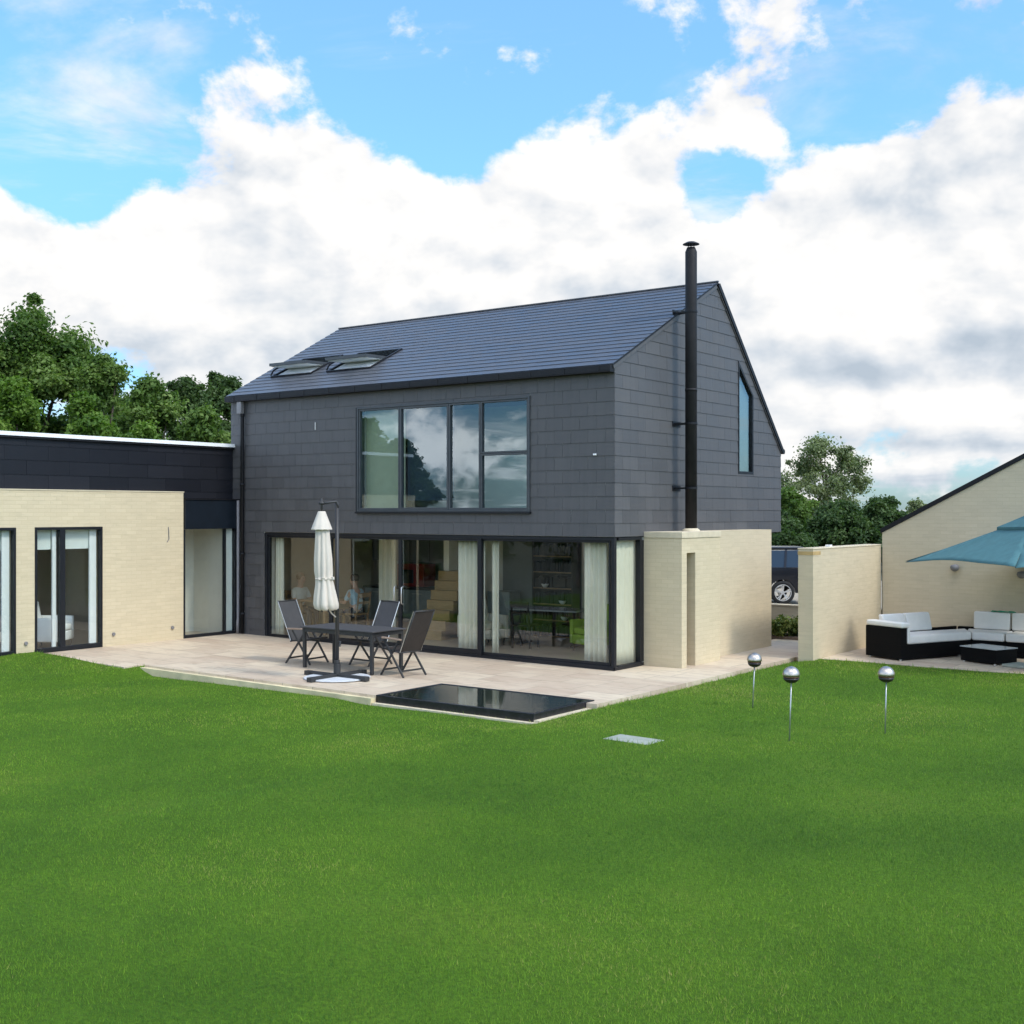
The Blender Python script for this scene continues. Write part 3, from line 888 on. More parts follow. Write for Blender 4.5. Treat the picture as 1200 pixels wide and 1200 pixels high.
# roof lights, tilted open on their centre pivots
for (a, b_) in skyl:
    fr = MB()
    SO = OR + SV * S0
    h = S1 - S0
    for (u0, u1, v0, v1) in ((a, a + 0.05, 0, h), (b_ - 0.05, b_, 0, h), (a + 0.05, b_ - 0.05, 0, 0.05), (a + 0.05, b_ - 0.05, h - 0.05, h)):
        fr.prism([(u0, v0), (u1, v0), (u1, v1), (u0, v1)], SO - SN * 0.12, (1, 0, 0), SV, SN, 0.145)
    fo = fr.build('roof_light', M['black_metal'], house)
    th = R(26)
    SVr = (SV * math.cos(th) - SN * math.sin(th)).normalized(); SNr = (SN * math.cos(th) + SV * math.sin(th)).normalized()
    ctr = OR + SV * (S0 + h / 2) + SN * 0.03
    q0, q1 = -h / 2 - 0.02, h / 2 - 0.06
    sa = MB()
    for (u0, u1, v0, v1) in ((a + 0.055, a + 0.115, q0, q1), (b_ - 0.115, b_ - 0.055, q0, q1), (a + 0.115, b_ - 0.115, q0, q0 + 0.08), (a + 0.115, b_ - 0.115, q1 - 0.07, q1)):
        sa.prism([(u0, v0), (u1, v0), (u1, v1), (u0, v1)], ctr - SNr * 0.03, (1, 0, 0), SVr, SNr, 0.06)
    so = sa.build('sash', M['grey_frame'], fo)
    sa = MB(); sa.prism([(a + 0.115, q0 + 0.08), (b_ - 0.115, q0 + 0.08), (b_ - 0.115, q1 - 0.07), (a + 0.115, q1 - 0.07)], ctr + SNr * 0.014, (1, 0, 0), SVr, SNr, 0.012)
    sa.build('pane', M['glass_up'], so)
    sa = MB(); sa.prism([(a + 0.07, q0 + 0.06), (b_ - 0.07, q0 + 0.06), (b_ - 0.07, q1 - 0.02), (a + 0.07, q1 - 0.02)], ctr - SNr * 0.042, (1, 0, 0), SVr, SNr, 0.009)
    sa.build('inner_lining', M['sash_lining'], so)  # white sheet under the glass stands in for its pale reflection
    sa = MB(); sa.prism([(a + 0.052, 0.052), (b_ - 0.052, 0.052), (b_ - 0.052, h * 0.55), (a + 0.052, h * 0.55)], SO - SN * 0.035, (1, 0, 0), SV, SN, 0.02)
    sa.build('lining', M['white_trim'], fo)  # white sheet added at frame level to catch daylight under the sash
    sa = MB(); sa.tube([SO + Vector((a + 0.03, 0, 0)) + SN * 0.05, SO + Vector((a + 0.03, 0, 0)) + SN * 0.12 + SV * 0.12, ctr + Vector((a + 0.04, 0, 0)) + SVr * (q0 + 0.35)], 0.018, 6)
    sa.build('arm', M['black_metal'], fo)

# small fittings on the front
d = MB(); d.box(-0.40, -0.06, 3.71, -0.345, -0.016, 3.74); d.build('sensor', M['white_trim'], house, bevel=0.006)
d = MB(); d.box(-7.23, -0.024, 4.43, -7.205, -0.015, 4.58); d.build('vent_strip', M['alu'], house)

# ---------------------------------------------------------------- the brick wing on the left
wing = empty('house_wing', (-9.62, -1.5, 0), label='flat roofed single storey wing of cream brick with black slate band', cat='house wing')
WXF = -9.62


def rel(o, parent):
    o.location = Vector(o.location) - Vector(parent.location)
    return o


def wp(mb, name, mat, parent=None, **k):
    o = mb.build(name, mat, parent or wing, **k)
    if parent is None or parent is wing: rel(o, wing)
    return o


YS = -5.95
w = MB()
TOPB = 3.135
ops = [(-5.85, -5.262), (-4.885, -3.425)]
y = YS
ZH = 2.445
for (a, b_) in ops:
    w.box(WXF - 0.30, y, -0.2, WXF, a, ZH); w.box(WXF - 0.30, a, -0.2, WXF, b_, 0.085); y = b_
w.box(WXF - 0.30, y, -0.2, WXF, -1.472, ZH)
w.box(WXF - 0.30, YS, ZH, WXF, -1.472, TOPB)
ww = wp(w, 'brick_wall', M['brick'])
w = MB(); w.box(WXF - 0.30, YS, TOPB + 0.001, WXF + 0.012, -1.46, TOPB + 0.022); wp(w, 'coping', M['coping'])
s = MB()
slates(s, [[(YS, 3.02), (-0.0, 3.02), (-0.0, 4.10), (YS, 4.10)]], (WXF - 0.17, 0, 0), (0, 1, 0), (0, 0, 1), (1, 0, 0), 0.9, 0.27, 3.16, seed=21)
wp(s, 'slate_band', M['slate_band'])
s = MB(); s.box(WXF - 0.45, YS, 3.0, WXF - 0.172, -0.0, 4.10); s.box(-17.0, YS, 3.0, -16.7, 0, 4.10); s.box(-16.7, YS, 3.0, WXF - 0.45, YS + 0.3, 4.1)
wp(s, 'parapet', M['black_metal'])
s = MB(); s.box(WXF - 0.5, YS - 0.02, 4.102, WXF - 0.10, -0.002, 4.14); wp(s, 'fascia', M['black_metal'])
s = MB(); s.box(-17.05, YS - 0.05, 4.142, WXF - 0.085, -0.003, 4.215); wp(s, 'roof', M['white_trim'])
# room inside the wing
s = MB()
s.box(-14.0, YS, -0.15, WXF - 0.30, -0.25, 0.08)
wp(s, 'indoor_floor', M['floor'])
s = MB(); s.box(-14.2, YS, 0.08, -14.0, -0.05, 2.75); s.box(-14.0, YS, 0.08, WXF - 0.3, YS + 0.2, 0.5); s.box(-14.0, YS, 2.4, WXF - 0.3, YS + 0.2, 2.75)  # unseen end wall left open at mid height, added to let daylight in
s.box(-14.0, -1.55, 0.08, WXF - 0.3, -1.475, 2.75); 
wp(s, 'bedroom_wall', M['tan_paint'])
s = MB(); s.box(-10.9, -1.47, 0.08, -10.8, -0.252, 2.75); s.box(-14.0, -0.25, 0.08, -9.86, -0.05, 2.75); wp(s, 'hall_wall', M['white_paint'])
s = MB(); s.box(-14.2, YS, 2.75, WXF - 0.3, -0.05, 2.9); wp(s, 'ceiling', M['ceiling'])

for (a, b_) in ops:
    fr = MB(); X0, X1 = WXF - 0.10, WXF + 0.012
    z0, z1 = 0.09, ZH - 0.004
    fr.box(X0, a + 0.003, z0, X1, a + 0.05, z1); fr.box(X0, b_ - 0.05, z0, X1, b_ - 0.003, z1)
    fr.box(X0, a + 0.05, z1 - 0.05, X1, b_ - 0.05, z1); fr.box(X0, a + 0.05, z0, X1, b_ - 0.05, z0 + 0.085)
    m_ = a + (b_ - a) * 0.40 if b_ - a > 1 else a + 0.12
    fr.box(X0 + 0.01, m_ - 0.055, z0 + 0.085, X1 - 0.004, m_ + 0.055, z1 - 0.05)
    fo = wp(fr, 'patio_door', M['black_frame'], bevel=0.003)
    for (p0, p1) in ((a + 0.05, m_ - 0.055), (m_ + 0.055, b_ - 0.05)):
        fr = MB(); fr.box(WXF - 0.05, p0, z0 + 0.085, WXF - 0.038, p1, z1 - 0.05); fr.build('pane', M['glass'], fo)
        fr = MB(); fr.box(WXF - 0.16, p0 + 0.01, 2.02, WXF - 0.155, p1 - 0.10, z1 - 0.05); fr.build('blind', M['blind_white'], fo)
    for yy in (m_ - 0.15, b_ - 0.22):
        fr = MB(); fr.box(WXF - 0.14, yy, 0.10, WXF - 0.105, yy + (0.08 if yy < m_ else 0.15), z1 - 0.05); fr.build('inner_jamb', M['white_trim'], fo)
# wall vents near the ground, hook
for (yy, zz) in ((-5.07, 0.30), (-3.18, 0.32), (-1.76, 0.34)):
    d = MB(); d.tube([(WXF + 0.001, yy, zz), (WXF + 0.03, yy, zz)], 0.035, 10); wp(d, 'vent', M['grey_pvc'])
d = MB(); d.tube([(WXF + 0.01, -1.86, 2.42), (WXF + 0.02, -1.85, 2.18), (WXF + 0.02, -1.90, 2.11)], 0.008, 6); wp(d, 'cable', M['grey_pvc'])

# glazed link between the wing and the house
lk = MB()
lk.box(WXF - 0.30, -1.46, 2.37, WXF + 0.05, -0.012, 2.985)
lo = wp(lk, 'link_fascia', M['link_panel'], bevel=0.004)
lk = MB(); lk.box(WXF - 0.30, -1.465, 2.987, WXF + 0.075, -0.016, 3.012); lk.build('cap', M['black_metal'], lo)
lk = MB()
lk.box(WXF - 0.08, -1.468, 0.07, WXF + 0.01, -1.43, 2.366); lk.box(WXF - 0.08, -0.09, 0.07, WXF + 0.01, -0.012, 2.366)
lk.box(WXF - 0.08, -1.43, 0.07, WXF + 0.01, -0.09, 0.15); lk.box(WXF - 0.08, -0.37, 0.15, WXF + 0.004, -0.335, 2.366)
lo = wp(lk, 'glazed_door', M['black_frame'], bevel=0.003)
lk = MB(); lk.box(WXF - 0.04, -1.43, 0.15, WXF - 0.03, -0.37, 2.366); lk.build('pane', M['glass'], lo)
lk = MB(); lk.box(WXF - 0.04, -0.335, 0.15, WXF - 0.03, -0.09, 2.366); lk.build('pane', M['glass'], lo)
lk = MB(); lk.box(WXF - 0.10, -0.33, 0.12, WXF - 0.08, -0.10, 2.366); lk.build('side_panel', M['blind_white'], lo)
d = MB(); d.tube([(WXF + 0.075, -0.065, 2.98), (WXF + 0.075, -0.065, 0.42), (WXF + 0.10, -0.10, 0.34), (WXF + 0.10, -0.10, 0.09)], 0.032, 10)
wp(d, 'downpipe', M['grey_pvc'], smooth=True)
d = MB(); d.bar((-10.75, -0.55, 1.0), (-10.75, -0.55, 1.18), 0.02, 0.02); wp(d, 'door_handle', M['alu'])

# ---------------------------------------------------------------- garden wall, outbuilding
gwall = empty('garden_wall', (1.98, 5.3, 0), label='cream brick garden wall with a square end standing beside the sofa patio', cat='garden wall')
g = MB(); g.box(-0.14, -1.8, -0.2, 0.15, 1.79, 2.035); g.build('brickwork', M['brick_pale'], gwall)
g = MB(); g.box(-0.147, -1.807, 1.935, 0.155, -1.45, 2.0); g.build('end_stone', M['sandstone'], gwall)
g = MB(); g.box(-0.15, -1.81, 2.037, 0.16, 1.79, 2.062); g.build('coping', M['coping'], gwall, bevel=0.005)
g = MB(); g.box(-0.05, -0.72, 2.063, 0.05, -0.62, 2.10); g.build('cap_fitting', M['white_trim'], gwall)

ob = empty('outbuilding', (2.15, 7.1, 0), label='cream brick outbuilding with a dark sloping roof edge behind the sofa', cat='outbuilding')
OW, OS = 11.0, 0.525
gp = [(0, -0.2), (OW, -0.2), (OW, 2.30), (OW / 2, 2.30 + OS * OW / 2), (0, 2.30)]
g = MB(); g.prism(gp, (0, 0, 0), (1, 0, 0), (0, 0, 1), (0, 1, 0), 7.0); g.build('brickwork', M['brick_pale'], ob)
g = MB()
for (x0, z0, x1, z1) in ((-0.03, 2.30 - 0.016, OW / 2, 2.30 + OS * OW / 2), (OW / 2, 2.30 + OS * OW / 2, OW + 0.03, 2.284)):
    q = [(x0, z0 + 0.003), (x1, z1 + 0.003), (x1, z1 + 0.10), (x0, z0 + 0.10)]
    g.prism(q, (0, -0.03, 0), (1, 0, 0), (0, 0, 1), (0, 1, 0), 7.06)
g.build('roof', M['black_metal'], ob)
g = MB(); g.box(-0.006, -0.006, 0.5, 0.004, 0.004, 2.0); g.build('movement_joint', M['black_metal'], ob)


def wall_lamp(x, z, label):
    e = empty('wall_lamp', (x, 7.098, z), label=label, cat='wall lamp', group='round lamps on the outbuilding wall')
    g = MB(); g.box(-0.03, -0.03, -0.05, 0.03, -0.001, 0.06); g.build('bracket', M['grey_pvc'], e, bevel=0.006)
    g = MB(); g.lathe([(0.02, 0.06), (0.075, 0.045), (0.09, 0.0), (0.07, -0.05), (0.02, -0.08)], (0, -0.11, 0.0), 16); g.build('shade', M['grey_pvc'], e, smooth=True)
    return e


wall_lamp(3.66, 1.62, 'small grey wall lamp just under the left part of the teal parasol')
wall_lamp(4.93, 1.52, 'grey wall lamp at the right edge of the picture under the parasol')

# ---------------------------------------------------------------- reflecting pool
pool = empty('pool', ((POOL[0] + POOL[2]) / 2, (POOL[1] + POOL[3]) / 2, 0), label='rectangular black edged reflecting pool set into the terrace front', cat='pool')
hw, hd = (POOL[2] - POOL[0]) / 2 - 0.004, (POOL[3] - POOL[1]) / 2 - 0.004
g = MB()
t = 0.045
g.box(-hw, -hd, -0.28, -hw + t, hd, 0.016); g.box(hw - t, -hd, -0.28, hw, hd, 0.016)
g.box(-hw + t, -hd, -0.28, hw - t, -hd + t, 0.016); g.box(-hw + t, hd - t, -0.28, hw - t, hd, 0.016)
g.build('rim', M['pool_edge'], pool, bevel=0.006)
g = MB(); g.box(-hw + t, -hd + t, -0.25, hw - t, hd - t, 0.008); g.build('water', M['water'], pool)
g = MB(); g.box(-hw, -hd - 0.09, -0.2, hw + 0.09, -hd - 0.002, -0.095); g.box(hw + 0.002, -hd, -0.2, hw + 0.09, hd - 0.2, -0.07)
g.build('edging', M['coping'], pool)

# stone slab in the lawn
sl_ = MB(); sl_.box(-0.32, -0.19, -0.09, 0.32, 0.19, 0.006)
o = sl_.build('stone_slab', M['grey_slab'], bevel=0.012); o.location = (3.48, -5.22, 0.0); o.rotation_euler = (0, 0, R(-3))
tag(o, 'flat pale grey stone slab lying alone in the lawn', 'stone slab')

# ---------------------------------------------------------------- folded parasol on the terrace
par = empty('parasol', (-3.08, -3.58, fall(-3.08)), label='folded ivory cantilever parasol on a cross base beside the dining table', cat='parasol')
g = MB(); g.tube([(0, 0, 0.06), (0, 0, 2.86)], 0.032, 16); g.build('mast', M['charcoal'], par, smooth=True)
g = MB(); g.bar((-0.66, 0, 0.055), (0.62, 0, 0.055), 0.075, 0.045); g.bar((0, -0.58, 0.0555), (0, 0.6, 0.0555), 0.075, 0.046)
for (x, y_) in ((-0.66, 0), (0.62, 0), (0, -0.58), (0, 0.6)): g.box(x - 0.055, y_ - 0.05, 0.004, x + 0.055, y_ + 0.05, 0.078)
g.build('cross_base', M['charcoal'], par, bevel=0.006)
g = MB(); g.lathe([(0.52, 0.004), (0.545, 0.012), (0.54, 0.026), (0.50, 0.031)], (0, 0, 0), 40); g.build('base_slab', M['pale_slab'], par)
g = MB(); g.tube([(0, 0, 0.06), (0, 0, 0.24)], 0.058, 16); g.tube([(0, 0, 0.24), (0, 0, 0.30)], 0.045, 16); g.build('mast_socket', M['charcoal'], par, bevel=0.006)
g = MB()
g.tube([(0.02, 0, 2.78), (0.0, -0.02, 2.88), (-0.10, -0.25, 2.84)], 0.022, 8); g.tube([(-0.10, -0.25, 2.70), (-0.10, -0.25, 2.93)], 0.018, 8)
g.tube([(-0.10, -0.25, 2.83), (-0.10, -0.25, 2.87)], 0.05, 12)
g.build('top_arm', M['charcoal'], par, smooth=True)
g = MB(); g.tube([(0.0, -0.03, 1.0), (-0.02, -0.10, 1.06), (-0.04, -0.2, 1.20)], 0.012, 6); g.build('strap', M['alu'], par)
g = MB(); g.tube([(0.02, 0, 0.60), (0.075, 0, 0.60), (0.075, -0.02, 0.52)], 0.016, 8); g.build('crank', M['charcoal'], par)


def folds(ph, t):
    k = 0.16 + 0.20 * t
    c = abs(math.cos(4 * ph + 0.9 * math.sin(3 * t + ph))) ** 0.7
    return 1 - k + k * c + 0.05 * math.sin(3 * ph + 5 * t)


g = MB()
g.lathe([(0.075, 2.66), (0.105, 2.52), (0.115, 2.35), (0.13, 2.15), (0.148, 1.95), (0.152, 1.75), (0.142, 1.63), (0.150, 1.55), (0.185, 1.36), (0.205, 1.22), (0.195, 1.15), (0.15, 1.12)],
        (0, 0, 0), 96, folds, lambda t: (-0.10 + 0.07 * t, -0.25 + 0.045 * t), 0.5)
g.build('canopy', M['parasol_cloth'], par, smooth=True)
g = MB()
g.lathe([(0.05, 2.72), (0.06, 2.715), (0.165, 2.43), (0.16, 2.42), (0.09, 2.46)], (-0.10, -0.25, 0), 64, lambda ph, t: 1 + 0.06 * math.cos(8 * ph) * t, None)
g.build('cap', M['parasol_cloth'], par, smooth=False)
g = MB(); g.lathe([(0.148, -0.018), (0.156, -0.015), (0.156, 0.015), (0.148, 0.018)], (-0.055, -0.222, 1.64), 32, folds); g.box(0.08, -0.23, 1.62, 0.14, -0.20, 1.66); g.build('tie', M['parasol_cloth'], par)
g = MB()
for k in range(8):
    a = k * math.pi / 4 + 0.2
    g.tube([(-0.045 + 0.11 * math.cos(a), -0.215 + 0.11 * math.sin(a), 1.30), (-0.03 + 0.135 * math.cos(a), -0.205 + 0.135 * math.sin(a), 1.10)], 0.009, 6)
g.build('ribs', M['black_metal'], par)

# ---------------------------------------------------------------- dining set
tz = fall(-3.6)
tb = empty('dining_table', (-3.66, -2.62, tz), label='dark grey rectangular garden dining table on the terrace', cat='table')
g = MB(); g.box(-0.86, -0.42, 0.70, 0.86, 0.42, 0.725); g.build('table_top', M['sling'], tb, bevel=0.008)
g = MB(); g.box(-0.82, -0.385, 0.63, 0.82, -0.355, 0.698); g.box(-0.82, 0.355, 0.63, 0.82, 0.385, 0.698); g.box(-0.82, -0.355, 0.63, -0.79, 0.355, 0.698); g.box(0.79, -0.355, 0.63, 0.82, 0.355, 0.698)
g.build('apron', M['charcoal'], tb, bevel=0.004)
for sx in (-1, 1):
    for sy in (-1, 1):
        g = MB(); g.bar((sx * 0.79, sy * 0.36, 0.0), (sx * 0.795, sy * 0.365, 0.698), 0.055, 0.055); g.build('leg', M['charcoal'], tb, bevel=0.008)


def folding_chair(loc, rz, label, sling, frame='charcoal', arm='charcoal', back_tilt=0.30):
    """high backed folding chair facing +x: crossed legs, sling back and seat, arm rests"""
    e = empty('folding_chair', loc, rz, label, 'chair', 'folding chairs at the terrace table')
    hwid = 0.26
    bt = (-0.22 - back_tilt, 1.09); bb = (-0.19, 0.40)
    for s_ in (-1, 1):
        y_ = s_ * hwid
        g = MB(); g.bar((-0.30, y_, 0.0), (0.17, y_, 0.60), 0.022, 0.036); g.build('leg', M[frame], e, bevel=0.005)
        g = MB(); g.bar((0.26, y_ * 0.92, 0.0), (-0.16, y_ * 0.92, 0.60), 0.022, 0.036); g.build('leg', M[frame], e, bevel=0.005)
        g = MB(); g.bar((-0.25, y_ * 1.04, 0.62), (0.20, y_ * 1.04, 0.635), 0.05, 0.028); g.build('arm_rest', M[arm], e, bevel=0.008)
    g = MB()
    for s_ in (-1, 1):
        y_ = s_ * (hwid - 0.035)
        g.tube([(bb[0], y_, bb[1]), ((bb[0] + bt[0]) / 2 - 0.01, y_, (bb[1] + bt[1]) / 2), (bt[0], y_, bt[1])], 0.014, 8)
        g.tube([(bb[0] - 0.02, y_, bb[1]), (0.24, y_, 0.45)], 0.014, 8)
    g.bar((bt[0], -hwid + 0.03, bt[1]), (bt[0], hwid - 0.03, bt[1]), 0.02, 0.026); g.bar((0.24, -hwid + 0.03, 0.45), (0.24, hwid - 0.03, 0.45), 0.026, 0.026)
    g.bar((bb[0], -hwid, bb[1]), (bb[0], hwid, bb[1]), 0.022, 0.022)
    g.build('back_frame', M['alu' if frame == 'charcoal_light' else frame] if frame in M else M['charcoal'], e, smooth=True)
    g = MB()
    n = 8
    for i in range(n):
        t0, t1 = i / n, (i + 1) / n
        def pt(t): return (bb[0] + (bt[0] - bb[0]) * t - 0.012 * math.sin(math.pi * t), bb[1] + (bt[1] - bb[1]) * t)
        a, b_ = pt(t0), pt(t1)
        g.bar((a[0], 0, a[1]), (b_[0], 0, b_[1]), 2 * hwid - 0.08, 0.008, up=(1, 0, 0.3))
    g.build('back_sling', M[sling], e)
    g = MB(); g.bar((-0.20, 0, 0.405), (0.03, 0, 0.40), 2 * hwid - 0.08, 0.008); g.bar((0.03, 0, 0.40), (0.24, 0, 0.45), 2 * hwid - 0.08, 0.008); g.build('seat_sling', M[sling], e)
    g = MB(); g.bar((-0.22, -hwid, 0.10), (-0.22, hwid, 0.10), 0.02, 0.028); g.build('stretcher', M[frame], e)
    g = MB(); g.bar((0.19, -hwid * 0.92, 0.10), (0.19, hwid * 0.92, 0.10), 0.02, 0.028); g.build('stretcher', M[frame], e)
    for s_ in (-1, 1):
        g = MB(); g.tube([(bb[0] - 0.016 + 0.014, s_ * (hwid - 0.018), bb[1]), (bt[0] + 0.012, s_ * (hwid - 0.018), bt[1] + 0.005)], 0.007, 6)
        g.build('side_trim', M['alu'], e)
    return e


folding_chair((-4.86, -2.50, fall(-4.86)), R(4), 'dark grey folding chair at the left end of the terrace table', 'sling', arm='wood_arm')
folding_chair((-3.86, -1.98, fall(-3.8)), R(-93), 'dark grey folding chair tucked behind the terrace table with its front towards the lawn', 'sling')
folding_chair((-2.52, -2.62, fall(-2.5)), R(176), 'brownish black folding chair at the right end of the terrace table seen from behind', 'sling_brown', arm='wood_arm')

# ---------------------------------------------------------------- patio: corner sofa, coffee table, parasol
so = empty('corner_sofa', (4.0, 5.9, 0), label='black wicker corner sofa with off white cushions against the cream outbuilding', cat='sofa')
O2 = Vector((4.0, 5.9, 0))
dA = Vector((0.415, 0.91, 0)); nA = Vector((-0.91, 0.415, 0))
P0 = Vector((3.49, 4.28, 0))
def A(t, d): q = P0 + dA * t + nA * d - O2; return (q.x, q.y)
UX, UY, UZ = Vector((1, 0, 0)), Vector((0, 1, 0)), Vector((0, 0, 1))
def flat(mb, pts, z0, z1): mb.prism(pts, (0, 0, z0), UX, UY, UZ, z1 - z0)
tf = (6.0 - P0.y) / dA.y; cF = (P0 + dA * tf - O2); tbk = (6.88 - (P0 + nA * 0.86).y) / dA.y; cB = (P0 + nA * 0.86 + dA * tbk - O2)
BX = 3.4
g = MB()
flat(g, [A(0.0, 0), (cF.x, cF.y), (cB.x, cB.y), A(0.0, 0.86)], 0.03, 0.29)
flat(g, [(cF.x + 0.002, cF.y), (BX, cF.y), (BX, cB.y), (cB.x + 0.002, cB.y)], 0.03, 0.289)
g.build('base', M['wicker'], so)
g = MB(); flat(g, [A(0.0, 0.0), A(0.16, 0.0), A(0.16, 0.86), A(0.0, 0.86)], 0.291, 0.60); g.build('arm', M['wicker'], so)
g = MB(); flat(g, [A(0.162, 0.76), (cB.x - 0.02, cB.y - 0.18), (cB.x, cB.y - 0.002), A(0.162, 0.86)], 0.291, 0.47)
flat(g, [(cB.x + 0.05, cB.y - 0.1), (BX, cB.y - 0.1), (BX, cB.y - 0.002), (cB.x + 0.05, cB.y - 0.002)], 0.291, 0.47); g.build('back_panel', M['wicker'], so)
for pts, z0, z1 in (([A(0.22, 0.01), (cF.x - 0.01, cF.y), (cF.x - 0.30, cF.y + 0.62), A(0.22, 0.66)], 0.292, 0.45),
                    ([(cF.x + 0.005, cF.y - 0.01), (0.86, cF.y - 0.01), (0.86, cF.y + 0.66), (cF.x - 0.27, cF.y + 0.66)], 0.292, 0.45),
                    ([(0.88, cF.y - 0.01), (2.2, cF.y - 0.01), (2.2, cF.y + 0.66), (0.88, cF.y + 0.66)], 0.292, 0.45),
                    ([(2.22, cF.y - 0.01), (BX, cF.y - 0.01), (BX, cF.y + 0.66), (2.22, cF.y + 0.66)], 0.292, 0.45)):
    g = MB(); flat(g, pts, z0, z1); g.build('seat_cushion', M['cushion'], so, bevel=0.035, seg=4)
g = MB(); flat(g, [A(0.0, -0.03), A(0.22, -0.03), A(0.22, 0.86), A(0.0, 0.86)], 0.602, 0.70); g.build('arm_cushion', M['cushion'], so, bevel=0.03, seg=4)
g = MB(); flat(g, [A(0.165, -0.03), A(0.218, -0.03), A(0.218, 0.74), A(0.165, 0.74)], 0.31, 0.60); g.build('arm_cushion', M['cushion'], so, bevel=0.02, seg=4)


def back_cushion(p, q, n, lean=0.10, z0=0.452, z1=0.79, th=0.13):
    p = Vector((p[0], p[1], 0)); q = Vector((q[0], q[1], 0)); n = Vector((n[0], n[1], 0))
    vs = []
    for z, o_ in ((z0, 0.0), (z1, -lean)):
        for a in (p, q):
            vs.append(a + n * (o_ + th) + Vector((0, 0, z))); vs.append(a + n * o_ + Vector((0, 0, z)))
    g = MB(); g.mesh(vs, [(0, 2, 3, 1), (4, 5, 7, 6), (0, 4, 6, 2), (1, 3, 7, 5), (0, 1, 5, 4), (2, 6, 7, 3)])
    g.build('back_cushion', M['cushion'], so, bevel=0.035, seg=4)


back_cushion(A(0.26, 0.74), A(0.85, 0.74), -nA, 0.08)
back_cushion(A(0.87, 0.74), A(1.52, 0.74), -nA, 0.08)
back_cushion((0.12, cB.y - 0.12), (0.80, cB.y - 0.12), (0, -1), 0.02)
back_cushion((0.83, cB.y - 0.12), (1.62, cB.y - 0.12), (0, -1), 0.02)
back_cushion((1.65, cB.y - 0.12), (2.45, cB.y - 0.12), (0, -1), 0.02)
back_cushion((2.48, cB.y - 0.12), (3.3, cB.y - 0.12), (0, -1), 0.02)
for d_ in ((0.05, 0.05), (0.05, 0.8), (1.6, 0.06)):
    g = MB(); x, y_ = A(*d_); g.tube([(x, y_, 0), (x, y_, 0.031)], 0.025, 8); g.build('foot', M['alu'], so)
g = MB()
cl = []
nx, ny = 14, 7
for i in range(nx + 1):
    for j in range(ny + 1):
        u, v_ = i / nx, j / ny
        cl.append((-0.21 + 0.42 * u, -0.075 + 0.15 * v_ + 0.012 * math.sin(9 * u), 0.004 + 0.013 * math.sin(7 * u + 3 * v_) ** 2 - 0.06 * max(0, v_ - 0.75)))
for i in range(nx):
    for j in range(ny):
        a = i * (ny + 1) + j
        g.f.append((a, a + ny + 1, a + ny + 2, a + 1)); g.r.append(0.5)
g.v = cl
o = g.build('cloth', M['green_cloth'], smooth=True); o.location = (4.66, 6.73, 0.79)
m_ = o.modifiers.new('thick', 'SOLIDIFY'); m_.thickness = 0.012; m_.offset = 1
tag(o, 'green folded cloth lying on top of a white sofa back cushion', 'cloth')

ct = empty('coffee_table', (4.83, 5.06, 0), R(-23), 'low black wicker coffee table with a grey glass top in front of the sofa', 'coffee table')
g = MB(); g.box(-0.38, -0.29, 0.025, 0.38, 0.29, 0.27); g.build('base', M['wicker'], ct, bevel=0.01)
g = MB(); g.box(-0.39, -0.30, 0.272, 0.39, 0.30, 0.29); g.build('glass_top', M['glass_top'], ct, bevel=0.003)
for sx in (-1, 1):
    for sy in (-1, 1):
        g = MB(); g.tube([(sx * 0.33, sy * 0.25, 0), (sx * 0.33, sy * 0.25, 0.026)], 0.025, 8); g.build('foot', M['alu'], ct)

ps = MB(); ps.box(-0.34, -0.25, 0.003, 0.34, 0.25, 0.05)
o = ps.build('base_slab', M['grey_slab'], bevel=0.012); o.location = (5.58, 4.72, 0.0); o.rotation_euler = (0, 0, R(-20))
tag(o, 'thick grey concrete slab on the patio right of the coffee table', 'slab')

tp = empty('cantilever_parasol', (8.35, 6.2, 0), label='open teal cantilever parasol over the corner sofa', cat='parasol')
TO = Vector((8.35, 6.2, 0)); hub = Vector((5.60, 5.05, 2.64)) - TO
g = MB()
n = 12
corn = [Vector((-2.42, 0.42, -0.87)), Vector((0.30, -2.45, -0.80)), Vector((2.45, -0.35, -0.80)), Vector((-0.3, 2.45, -0.82))]
vs, fs = [], []
for k in range(4):
    c0, c1 = corn[k], corn[(k + 1) % 4]
    base = len(g.v)
    for i in range(n + 1):
        t = i / n
        for j in range(n + 1):
            s_ = j / n
            e_ = c0.lerp(c1, s_)
            sag = -0.045 * math.sin(math.pi * t) * (0.4 + 0.6 * math.sin(math.pi * s_)) + 0.07 * t * math.sin(math.pi * s_) + 0.012 * math.sin(9 * s_ + 5 * t) * t
            inn = 1 - 0.06 * math.sin(math.pi * s_) * t
            q = hub + Vector((e_.x * t * inn, e_.y * t * inn, e_.z * t + sag * 0.9))
            g.v.append(tuple(q))
    for i in range(n):
        for j in range(n):
            a = base + i * (n + 1) + j
            g.f.append((a, a + 1, a + n + 2, a + n + 1)); g.r.append(0.5)
o = g.build('canopy', M['teal_cloth'], tp, smooth=True)
mo = o.modifiers.new('weld', 'WELD'); mo.merge_threshold = 0.003
mo = o.modifiers.new('thick', 'SOLIDIFY'); mo.thickness = 0.006
g = MB()
for k in range(4):
    c0, c1 = corn[k] * 0.27, corn[(k + 1) % 4] * 0.27
    a0 = hub + Vector((0, 0, 0.09)); p0 = hub + c0 + Vector((0, 0, 0.05)); p1 = hub + c1 + Vector((0, 0, 0.05))
    g.poly([a0, p0, (p0 + p1) / 2 - Vector((0, 0, 0.01)), p1])
    g.poly([p0, p0 - Vector((0, 0, 0.05)), p1 - Vector((0, 0, 0.05)), p1])
